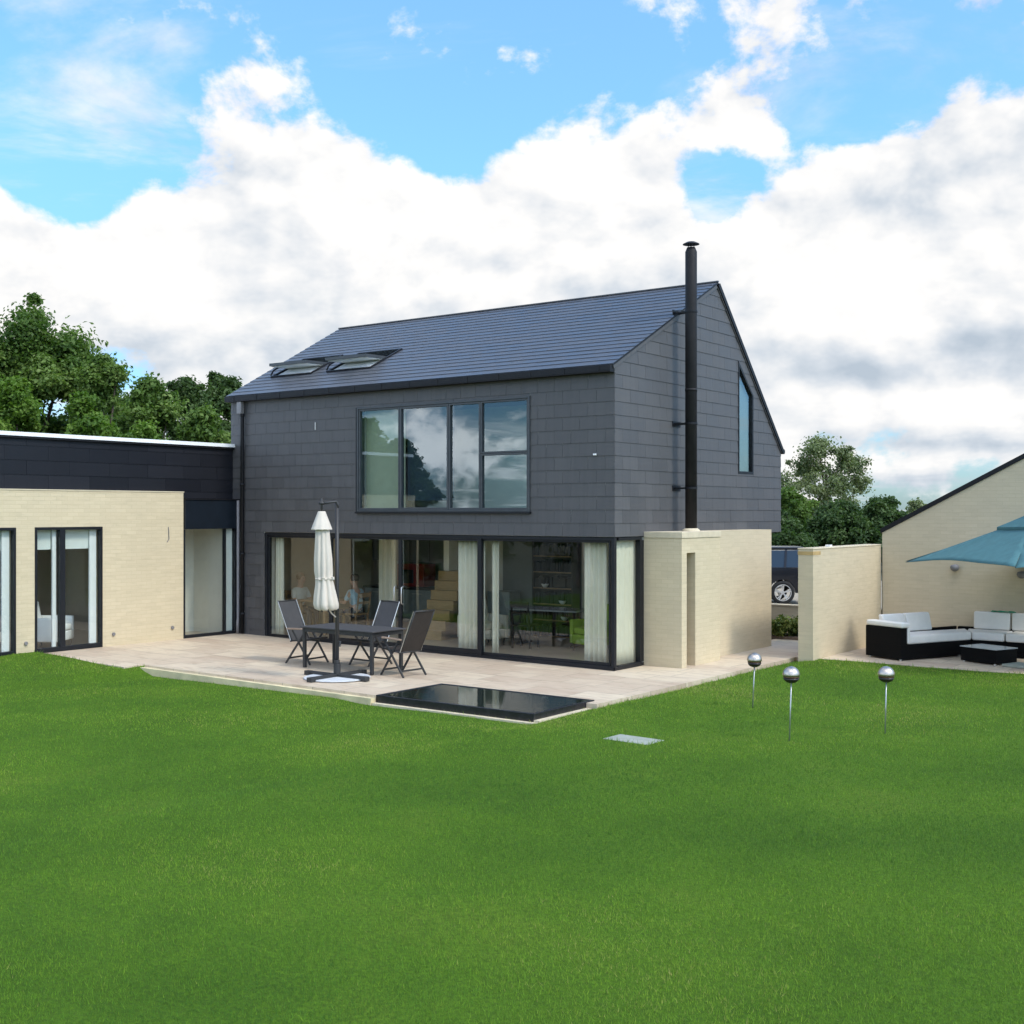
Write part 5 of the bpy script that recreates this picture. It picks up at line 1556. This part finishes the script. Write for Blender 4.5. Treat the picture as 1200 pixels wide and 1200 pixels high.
def person(loc, rz, label, shirt, hair):
    """adult sitting on a chair facing +x, hands on the table"""
    e = empty('person', loc, rz, label, 'person', 'people sitting inside')
    V_, E_, Rd = [], [], []
    def vtx(p, r_, par=None):
        V_.append(p); Rd.append(r_)
        if par is not None: E_.append((par, len(V_) - 1))
        return len(V_) - 1
    pel = vtx((0, 0, 0.54), (0.13, 0.10)); bel = vtx((0.0, 0, 0.70), (0.135, 0.10), pel); che = vtx((0.02, 0, 0.90), (0.15, 0.105), bel)
    nb = vtx((0.03, 0, 1.04), (0.07, 0.06), che); nk = vtx((0.045, 0, 1.10), (0.052, 0.055), nb)
    h1 = vtx((0.07, 0, 1.18), (0.068, 0.08), nk); h2 = vtx((0.075, 0, 1.26), (0.078, 0.098), h1); h3 = vtx((0.07, 0, 1.32), (0.06, 0.075), h2)
    vtx((0.185, 0, 1.215), (0.012, 0.014), h1)
    for s_ in (-1, 1):
        sh = vtx((0.02, s_ * 0.18, 0.98), (0.055, 0.055), che); el = vtx((0.12, s_ * 0.24, 0.74), (0.042, 0.042), sh); wr = vtx((0.36, s_ * 0.16, 0.76), (0.028, 0.03), el)
        hd_ = vtx((0.42, s_ * 0.14, 0.765), (0.034, 0.02), wr)
        for k in range(4):
            f1 = vtx((0.47, s_ * (0.165 - 0.018 * k), 0.768), (0.009, 0.009), hd_)
            vtx((0.50 + (0.006, 0.012, 0.010, 0.0)[k], s_ * (0.163 - 0.018 * k), 0.755), (0.008, 0.008), f1)
        th_ = vtx((0.42, s_ * 0.10, 0.765), (0.010, 0.010), wr); vtx((0.455, s_ * 0.09, 0.762), (0.009, 0.009), th_)
        hp = vtx((0.05, s_ * 0.09, 0.53), (0.09, 0.085), pel); kn = vtx((0.43, s_ * 0.11, 0.52), (0.062, 0.062), hp); an = vtx((0.42, s_ * 0.11, 0.08), (0.038, 0.038), kn); vtx((0.56, s_ * 0.12, 0.035), (0.04, 0.028), an)
    skin_mesh('body', V_, E_, Rd, M['skin'], e, 0, 1)
    sv, se, sr = [(0, 0, 0.56), (0, 0, 0.72), (0.02, 0, 0.91), (0.03, 0, 1.04)], [(0, 1), (1, 2), (2, 3)], [(0.15, 0.12), (0.15, 0.115), (0.168, 0.122), (0.08, 0.07)]
    for s_ in (-1, 1):
        b0 = len(sv); sv += [(0.02, s_ * 0.185, 0.975), (0.11, s_ * 0.235, 0.78)]; sr += [(0.072, 0.072), (0.06, 0.06)]; se += [(2, b0), (b0, b0 + 1)]
    skin_mesh('shirt', sv, se, sr, M[shirt], e, 0, 1)
    tv, te, tr_ = [(0, 0, 0.54)], [], [(0.145, 0.115)]
    for s_ in (-1, 1):
        b0 = len(tv); tv += [(0.06, s_ * 0.09, 0.53), (0.43, s_ * 0.11, 0.525), (0.42, s_ * 0.11, 0.12)]; tr_ += [(0.1, 0.095), (0.075, 0.075), (0.055, 0.055)]; te += [(0, b0), (b0, b0 + 1), (b0 + 1, b0 + 2)]
    skin_mesh('trousers', tv, te, tr_, M['jeans'], e, 0, 1)
    g = MB(); g.lathe([(0.088, -0.06), (0.10, 0.0), (0.092, 0.05), (0.06, 0.085), (0.015, 0.10)], (0.045, 0, 1.275), 16); g.build(hair and 'hair', M[hair], e, smooth=True)
    g = MB()
    for s_ in (-1, 1): g.lathe([(0.004, -0.008), (0.009, 0), (0.004, 0.008)], (0.165, s_ * 0.032, 1.245), 8)
    g.build('eyes', M['dark_bowl'], e)
    return e


person((-9.10, 1.32, 0.005), 0.0, 'person in a pale shirt sitting inside at the left of the wooden table', 'shirt_white', 'hair_grey')
person((-7.60, 1.60, 0.005), math.pi, 'person in a light blue shirt sitting inside right of the folded parasol', 'shirt_blue', 'hair_brown')

# lounge
bc = empty('bookcase', (-3.66, 3.58, 0.055), label='tall dark bookcase full of dark books at the back of the lounge', cat='bookcase')
g = MB(); g.box(-0.5, 0.13, 0.02, 0.5, 0.15, 2.2); g.build('back_panel', M['dark_wood'], bc)
g = MB(); g.box(-0.52, -0.15, 0.0, -0.49, 0.129, 2.2); g.box(0.49, -0.15, 0.0, 0.52, 0.129, 2.2); g.build('side_panel', M['dark_wood'], bc)
for k in range(7):
    g = MB(); g.box(-0.489, -0.14, 0.02 + 0.34 * k, 0.489, 0.128, 0.045 + 0.34 * k); g.build('shelf', M['table_wood'], bc)
for k in range(6):
    x = -0.47
    g = MB()
    while x < 0.42:
        w_ = rng.uniform(0.02, 0.05)
        if rng.random() < 0.8: g.box(x, -0.10 + rng.uniform(0, 0.03), 0.046 + 0.34 * k, x + w_ - 0.002, 0.12, 0.046 + 0.34 * k + rng.uniform(0.17, 0.27))
        x += w_
    o = g.build('books', M['dark_wood'] if k % 2 else M['jeans'], None); o.location = (-3.66, 3.58, 0.055)
    o['kind'] = 'stuff'; tag(o, 'row of dark books on the %s shelf of the lounge bookcase' % ('lowest', 'second lowest', 'third lowest', 'third highest', 'second highest', 'highest')[k], 'books')
for i, (x, k) in enumerate(((-0.2, 3), (0.25, 2), (0.3, 1))):
    g = MB(); g.lathe([(0.03, 0), (0.06, 0.03), (0.085, 0.075), (0.08, 0.078), (0.02, 0.02)], (0, 0, 0), 16)
    o = g.build('bowl', M['white_trim'], smooth=True); o.location = (-3.66 + x, 3.46, 0.055 + 0.046 + 0.34 * k)
    tag(o, ('white bowl on the middle of the bookcase', 'white bowl lower right on the bookcase', 'white bowl on the second lowest bookcase shelf')[i], 'bowl', 'bowls on the bookcase')

lt = empty('lounge_table', (-2.95, 2.35, 0.055), R(8), 'dark long table in the lounge in front of the bookcase', 'table')
g = MB(); g.box(-0.75, -0.38, 0.70, 0.75, 0.38, 0.73); g.build('table_top', M['glass_top'], lt, bevel=0.004)
for sx in (-1, 1):
    g = MB(); g.bar((sx * 0.6, 0, 0.03), (sx * 0.6, 0, 0.699), 0.08, 0.06); g.bar((sx * 0.6, -0.3, 0.02), (sx * 0.6, 0.3, 0.02), 0.06, 0.04); g.build('leg', M['dark_wood'], lt)
wood_chair((-3.05, 1.62, 0.055), R(100), 'black wooden armchair at the near side of the lounge table', M['dark_wood'], name='wooden_chair')


def armchair(loc, rz, label, mat):
    e = empty('armchair', loc, rz, label, 'armchair')
    g = MB(); g.box(-0.32, -0.30, 0.14, 0.36, 0.30, 0.33); g.build('base', mat, e, bevel=0.03, seg=3)
    g = MB(); g.box(-0.20, -0.235, 0.332, 0.37, 0.235, 0.46); g.build('seat_cushion', mat, e, bevel=0.04, seg=3)
    for s_ in (-1, 1):
        g = MB(); g.box(-0.36, s_ * 0.305, 0.14, 0.34, s_ * 0.40, 0.60); g.build('arm', mat, e, bevel=0.03, seg=3)
    g = MB(); g.bar((-0.30, 0, 0.334), (-0.40, 0, 0.88), 0.60, 0.14, up=(1, 0, 0.2)); g.build('backrest', mat, e, bevel=0.03, seg=3)
    for sx in (-0.28, 0.30):
        for sy in (-0.30, 0.30):
            g = MB(); g.tube([(sx, sy, 0), (sx, sy, 0.139)], [0.018, 0.025], 8); g.build('leg', M['dark_wood'], e)
    return e


armchair((-1.62, 1.95, 0.055), R(250), 'lime green armchair inside beside the gathered curtain', M['lime'])
armchair((-4.05, 1.55, 0.055), R(-20), 'cream upholstered armchair with cushion in the lounge', M['white_fabric'])
tvb = MB(); tvb.box(-0.3, -0.2, 0.0, 0.3, 0.2, 0.95)
o = tvb.build('cabinet', M['kitchen_grey'], bevel=0.01); o.location = (-4.95, 3.45, 0.055)
tag(o, 'grey waist high cabinet against the dark grey lounge wall', 'cabinet')

# wing bedroom
bd = empty('bed', (-12.0, -5.2, 0.08), label='bed with dusky pink bedding inside the brick wing', cat='bed')
g = MB(); g.box(-1.0, -0.8, 0.12, 1.0, 0.8, 0.32); g.build('bed_base', M['white_fabric'], bd, bevel=0.02)
g = MB(); g.box(-1.0, -0.82, 0.322, 1.02, 0.82, 0.56); g.build('duvet', M['pink_bed'], bd, bevel=0.07, seg=4)
g = MB(); g.box(-1.12, -0.85, 0.0, -1.02, 0.85, 1.05); g.build('headboard', M['white_fabric'], bd, bevel=0.03)
for sy in (-0.4, 0.4):
    g = MB(); g.box(-0.95, sy - 0.33, 0.562, -0.5, sy + 0.33, 0.70); g.build('pillow', M['cushion'], bd, bevel=0.06, seg=4)
for sx in (-0.9, 0.9):
    g = MB(); g.box(sx - 0.04, -0.75, 0, sx + 0.04, -0.67, 0.119); g.box(sx - 0.04, 0.67, 0, sx + 0.04, 0.75, 0.119); g.build('leg', M['dark_wood'], bd)
armchair((-10.45, -4.05, 0.08), R(35), 'white armchair just inside the wing patio door', M['white_trim'])
pc = empty('picture_frame', (-13.99, -3.4, 1.45), label='dark red picture in a frame on the bedroom wall of the wing', cat='picture')
g = MB(); g.box(0.0, -0.4, -0.3, 0.03, 0.4, 0.3); g.build('frame', M['dark_wood'], pc)
g = MB(); g.box(0.031, -0.35, -0.25, 0.034, 0.35, 0.25); g.build('canvas', M['picture'], pc)

# ---------------------------------------------------------------- camera, sun, sky
cam = bpy.data.cameras.new('camera'); co = bpy.data.objects.new('camera', cam); COL.objects.link(co)
cam.sensor_width = 36.0; cam.sensor_fit = 'HORIZONTAL'; cam.lens = 36.0 * FPX / 1200.0
cam.clip_start = 0.1; cam.clip_end = 6000
co.location = CAM
co.rotation_euler = (R(90), 0, math.atan2(-FWD.x, FWD.y))
SC.camera = co

SUN_EL, SUN_AZ = R(48), math.atan2(0.07, 1.0)       # azimuth measured from +x towards +y
sd = Vector((math.cos(SUN_EL) * math.cos(SUN_AZ), math.cos(SUN_EL) * math.sin(SUN_AZ), math.sin(SUN_EL)))
sun = bpy.data.lights.new('sun', 'SUN'); su = bpy.data.objects.new('sun', sun); COL.objects.link(su)
sun.energy = 0.75; sun.angle = R(10); sun.color = (1.0, 0.95, 0.86)
su.rotation_euler = sd.to_track_quat('Z', 'Y').to_euler()
su.location = (30, 0, 40)

wd = bpy.data.worlds.new('World'); SC.world = wd; wd.use_nodes = True
nt = wd.node_tree
bg = nt.nodes['Background']
sky = N(nt, 'ShaderNodeTexSky', sky_type='NISHITA'); sky.sun_disc = False
sky.sun_elevation = SUN_EL; sky.sun_rotation = math.pi / 2 - SUN_AZ
sky.air_density = 1.0; sky.dust_density = 0.6; sky.ozone_density = 2.0
tc = N(nt, 'ShaderNodeTexCoord'); sp = N(nt, 'ShaderNodeSeparateXYZ'); L(nt, tc.outputs['Generated'], sp.inputs[0])
dx, dy, dz = sp.outputs
# azimuth (from the y axis, clockwise) and elevation, in radians
az = math_(nt, 'ARCTAN2', dx, dy)
el = math_(nt, 'ARCSINE', dz)
AZ0 = math.atan2(FWD.x, FWD.y)
azr = math_(nt, 'SUBTRACT', az, AZ0)
cv = N(nt, 'ShaderNodeCombineXYZ'); L(nt, azr, cv.inputs[0]); L(nt, el, cv.inputs[1])
cb = N(nt, 'ShaderNodeCombineXYZ')
den = math_(nt, 'ADD', math_(nt, 'MAXIMUM', dz, 0.0), 0.22)
L(nt, math_(nt, 'DIVIDE', dx, den), cb.inputs[0]); L(nt, math_(nt, 'DIVIDE', dy, den), cb.inputs[1])
# fluffy noise in direction space for the edges, layered noise for far decks
mp = N(nt, 'ShaderNodeMapping'); mp.inputs['Scale'].default_value = (1.0, 1.35, 1.0); L(nt, cv.outputs[0], mp.inputs['Vector'])
nA_ = noise(nt, mp.outputs['Vector'], 8.0, 10, 0.60, 0.1)
ofs = N(nt, 'ShaderNodeVectorMath', operation='ADD'); L(nt, mp.outputs['Vector'], ofs.inputs[0]); ofs.inputs[1].default_value = (0.012, 0.022, 0)
nA2 = noise(nt, ofs.outputs[0], 8.0, 5, 0.55, 0.1)
nA1 = noise(nt, mp.outputs['Vector'], 8.0, 5, 0.55, 0.1)
relief = math_(nt, 'SUBTRACT', nA1, nA2)
nB_ = noise(nt, cb.outputs[0], 1.6, 7, 0.55, 0.2)
dens = math_(nt, 'ADD', math_(nt, 'MULTIPLY', nA_, 1.25), math_(nt, 'MULTIPLY_ADD', nB_, 0.45, -0.30))
# cloud banks standing at their own bearings: (azimuth, elevation, half width, half height, weight)
BANK = [(-0.20, 0.215, 0.13, 0.085, 0.42), (-0.30, 0.17, 0.12, 0.06, 0.30), (-0.02, 0.205, 0.10, 0.075, 0.34), (0.07, 0.25, 0.085, 0.07, 0.42),
        (0.30, 0.20, 0.17, 0.075, 0.46), (0.38, 0.27, 0.12, 0.045, 0.36), (-0.10, 0.12, 0.30, 0.07, 0.36), (0.25, 0.07, 0.30, 0.07, 0.34), (-0.41, 0.215, 0.05, 0.04, 0.3),
        (-0.10, 0.285, 0.12, 0.025, 0.16), (0.20, 0.30, 0.035, 0.03, 0.22), (0.38, 0.15, 0.06, 0.035, 0.22), (-0.05, 0.45, 0.3, 0.08, 0.10), (0.33, 0.42, 0.16, 0.07, 0.22),
        (-0.33, 0.285, 0.10, 0.035, -0.26), (-0.35, 0.24, 0.035, 0.03, -0.30), (0.19, 0.275, 0.045, 0.022, -0.30), (0.160, 0.245, 0.028, 0.036, -0.32), (0.245, 0.305, 0.06, 0.022, -0.22), (-0.045, 0.295, 0.07, 0.032, -0.30), (-0.29, 0.145, 0.055, 0.030, -0.34), (0.10, 0.165, 0.05, 0.018, -0.14)]
tot = None
for (a, e_, sw, sh, wt) in BANK:
    sb = N(nt, 'ShaderNodeVectorMath', operation='SUBTRACT'); L(nt, cv.outputs[0], sb.inputs[0]); sb.inputs[1].default_value = (a, e_, 0)
    ml = N(nt, 'ShaderNodeVectorMath', operation='MULTIPLY'); L(nt, sb.outputs[0], ml.inputs[0]); ml.inputs[1].default_value = (1 / sw, 1 / sh, 0)
    dt = N(nt, 'ShaderNodeVectorMath', operation='DOT_PRODUCT'); L(nt, ml.outputs[0], dt.inputs[0]); L(nt, ml.outputs[0], dt.inputs[1])
    ga = math_(nt, 'MULTIPLY', math_(nt, 'EXPONENT', math_(nt, 'MULTIPLY', dt.outputs['Value'], -1.0)), wt)
    tot = ga if tot is None else math_(nt, 'ADD', tot, ga)
far = N(nt, 'ShaderNodeMapRange'); far.inputs['From Min'].default_value = 0.6; far.inputs['From Max'].default_value = 1.0
L(nt, math_(nt, 'ABSOLUTE', azr), far.inputs['Value'])
tot = math_(nt, 'ADD', tot, math_(nt, 'MULTIPLY', far.outputs[0], 0.10))
dens = math_(nt, 'ADD', dens, tot)
mask = N(nt, 'ShaderNodeMapRange', interpolation_type='SMOOTHSTEP'); mask.inputs['From Min'].default_value = 0.66; mask.inputs['From Max'].default_value = 0.80
L(nt, dens, mask.inputs['Value'])
# cloud tone: bright tops, blue grey bases from a slower noise
mp2 = N(nt, 'ShaderNodeMapping'); mp2.inputs['Scale'].default_value = (0.7, 2.3, 1.0); mp2.inputs['Location'].default_value = (0.37, 0.11, 0); L(nt, cv.outputs[0], mp2.inputs['Vector'])
nC = noise(nt, mp2.outputs['Vector'], 4.0, 5, 0.5, 0.2)
cb2 = N(nt, 'ShaderNodeCombineXYZ'); den2 = math_(nt, 'ADD', math_(nt, 'MAXIMUM', dz, 0.0), 0.07)
L(nt, math_(nt, 'DIVIDE', dx, den2), cb2.inputs[0]); L(nt, math_(nt, 'DIVIDE', dy, den2), cb2.inputs[1])
nD = noise(nt, cb2.outputs[0], 0.75, 6, 0.55, 0.3)
nE = noise(nt, cb2.outputs[0], 1.15, 7, 0.6, 0.5)
gb = None
for (a, e_, sw, sh, wt) in [(0.34, 0.118, 0.19, 0.024, 0.44), (0.36, 0.052, 0.15, 0.009, 0.26), (0.33, 0.024, 0.25, 0.008, 0.22), (0.36, 0.084, 0.09, 0.014, -0.16), (0.08, 0.165, 0.10, 0.026, 0.24), (-0.22, 0.172, 0.06, 0.020, 0.20), (-0.16, 0.125, 0.12, 0.018, 0.16), (0.32, 0.255, 0.10, 0.022, 0.18), (-0.03, 0.20, 0.05, 0.016, 0.10)]:
    sb = N(nt, 'ShaderNodeVectorMath', operation='SUBTRACT'); L(nt, cv.outputs[0], sb.inputs[0]); sb.inputs[1].default_value = (a, e_, 0)
    ml = N(nt, 'ShaderNodeVectorMath', operation='MULTIPLY'); L(nt, sb.outputs[0], ml.inputs[0]); ml.inputs[1].default_value = (1 / sw, 1 / sh, 0)
    dt = N(nt, 'ShaderNodeVectorMath', operation='DOT_PRODUCT'); L(nt, ml.outputs[0], dt.inputs[0]); L(nt, ml.outputs[0], dt.inputs[1])
    ga = math_(nt, 'MULTIPLY', math_(nt, 'EXPONENT', math_(nt, 'MULTIPLY', dt.outputs['Value'], -1.0)), wt)
    gb = ga if gb is None else math_(nt, 'ADD', gb, ga)
tn = math_(nt, 'MULTIPLY_ADD', nC, 0.75, math_(nt, 'MULTIPLY_ADD', nD, 0.55, -0.14))
tone = math_(nt, 'ADD', math_(nt, 'SUBTRACT', tn, gb), math_(nt, 'MULTIPLY', relief, 1.5))
ccol = ramp(nt, tone, [(0.04, (0.170, 0.197, 0.228)), (0.22, (0.226, 0.246, 0.270)), (0.37, (0.290, 0.297, 0.306)), (0.50, (0.334, 0.332, 0.330)), (0.66, (0.368, 0.362, 0.352))])
# cloud brightened overhead, round the sun and behind the camera as added fill light
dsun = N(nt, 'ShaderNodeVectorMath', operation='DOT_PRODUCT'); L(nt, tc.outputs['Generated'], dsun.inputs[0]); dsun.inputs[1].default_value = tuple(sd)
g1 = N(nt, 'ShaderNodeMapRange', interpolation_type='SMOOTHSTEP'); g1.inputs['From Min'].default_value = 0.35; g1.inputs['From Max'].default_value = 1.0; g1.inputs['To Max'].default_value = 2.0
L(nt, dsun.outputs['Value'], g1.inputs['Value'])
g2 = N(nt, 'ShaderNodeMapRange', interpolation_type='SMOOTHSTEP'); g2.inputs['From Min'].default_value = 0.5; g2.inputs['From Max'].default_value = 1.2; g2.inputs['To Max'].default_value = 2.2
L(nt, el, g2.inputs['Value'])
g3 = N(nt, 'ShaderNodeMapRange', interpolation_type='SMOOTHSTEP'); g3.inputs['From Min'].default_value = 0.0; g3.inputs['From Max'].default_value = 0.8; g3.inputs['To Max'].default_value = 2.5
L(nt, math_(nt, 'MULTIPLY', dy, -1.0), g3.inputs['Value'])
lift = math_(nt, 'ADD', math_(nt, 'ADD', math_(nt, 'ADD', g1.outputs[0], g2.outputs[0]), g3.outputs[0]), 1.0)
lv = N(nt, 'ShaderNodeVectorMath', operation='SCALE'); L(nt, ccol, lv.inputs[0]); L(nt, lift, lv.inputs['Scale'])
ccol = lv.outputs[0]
skc = N(nt, 'ShaderNodeMix', data_type='RGBA', blend_type='MULTIPLY'); skc.inputs[0].default_value = 1.0
L(nt, sky.outputs[0], skc.inputs[6])
L(nt, ramp(nt, math_(nt, 'MULTIPLY', el, 2.0), [(0.0, (0.030, 0.042, 0.056)), (0.25, (0.040, 0.058, 0.074)), (0.55, (0.058, 0.084, 0.098)), (0.9, (0.072, 0.098, 0.110))]), skc.inputs[7])
veil = N(nt, 'ShaderNodeMapRange', interpolation_type='SMOOTHSTEP'); veil.inputs['From Min'].default_value = 0.50; veil.inputs['From Max'].default_value = 0.74; veil.inputs['To Max'].default_value = 0.75
L(nt, nE, veil.inputs['Value'])
cover = math_(nt, 'MAXIMUM', mask.outputs[0], veil.outputs[0])
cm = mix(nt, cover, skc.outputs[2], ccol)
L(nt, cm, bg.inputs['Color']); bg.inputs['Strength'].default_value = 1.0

SC.view_settings.view_transform = 'Standard'; SC.view_settings.look = 'None'
SC.view_settings.exposure = 1.58; SC.view_settings.gamma = 1.0
SC.render.engine = 'CYCLES'
SC.cycles.use_denoising = True
SC.cycles.max_bounces = 10; SC.cycles.transparent_max_bounces = 16; SC.cycles.glossy_bounces = 6
SC.cycles.caustics_reflective = False; SC.cycles.caustics_refractive = False
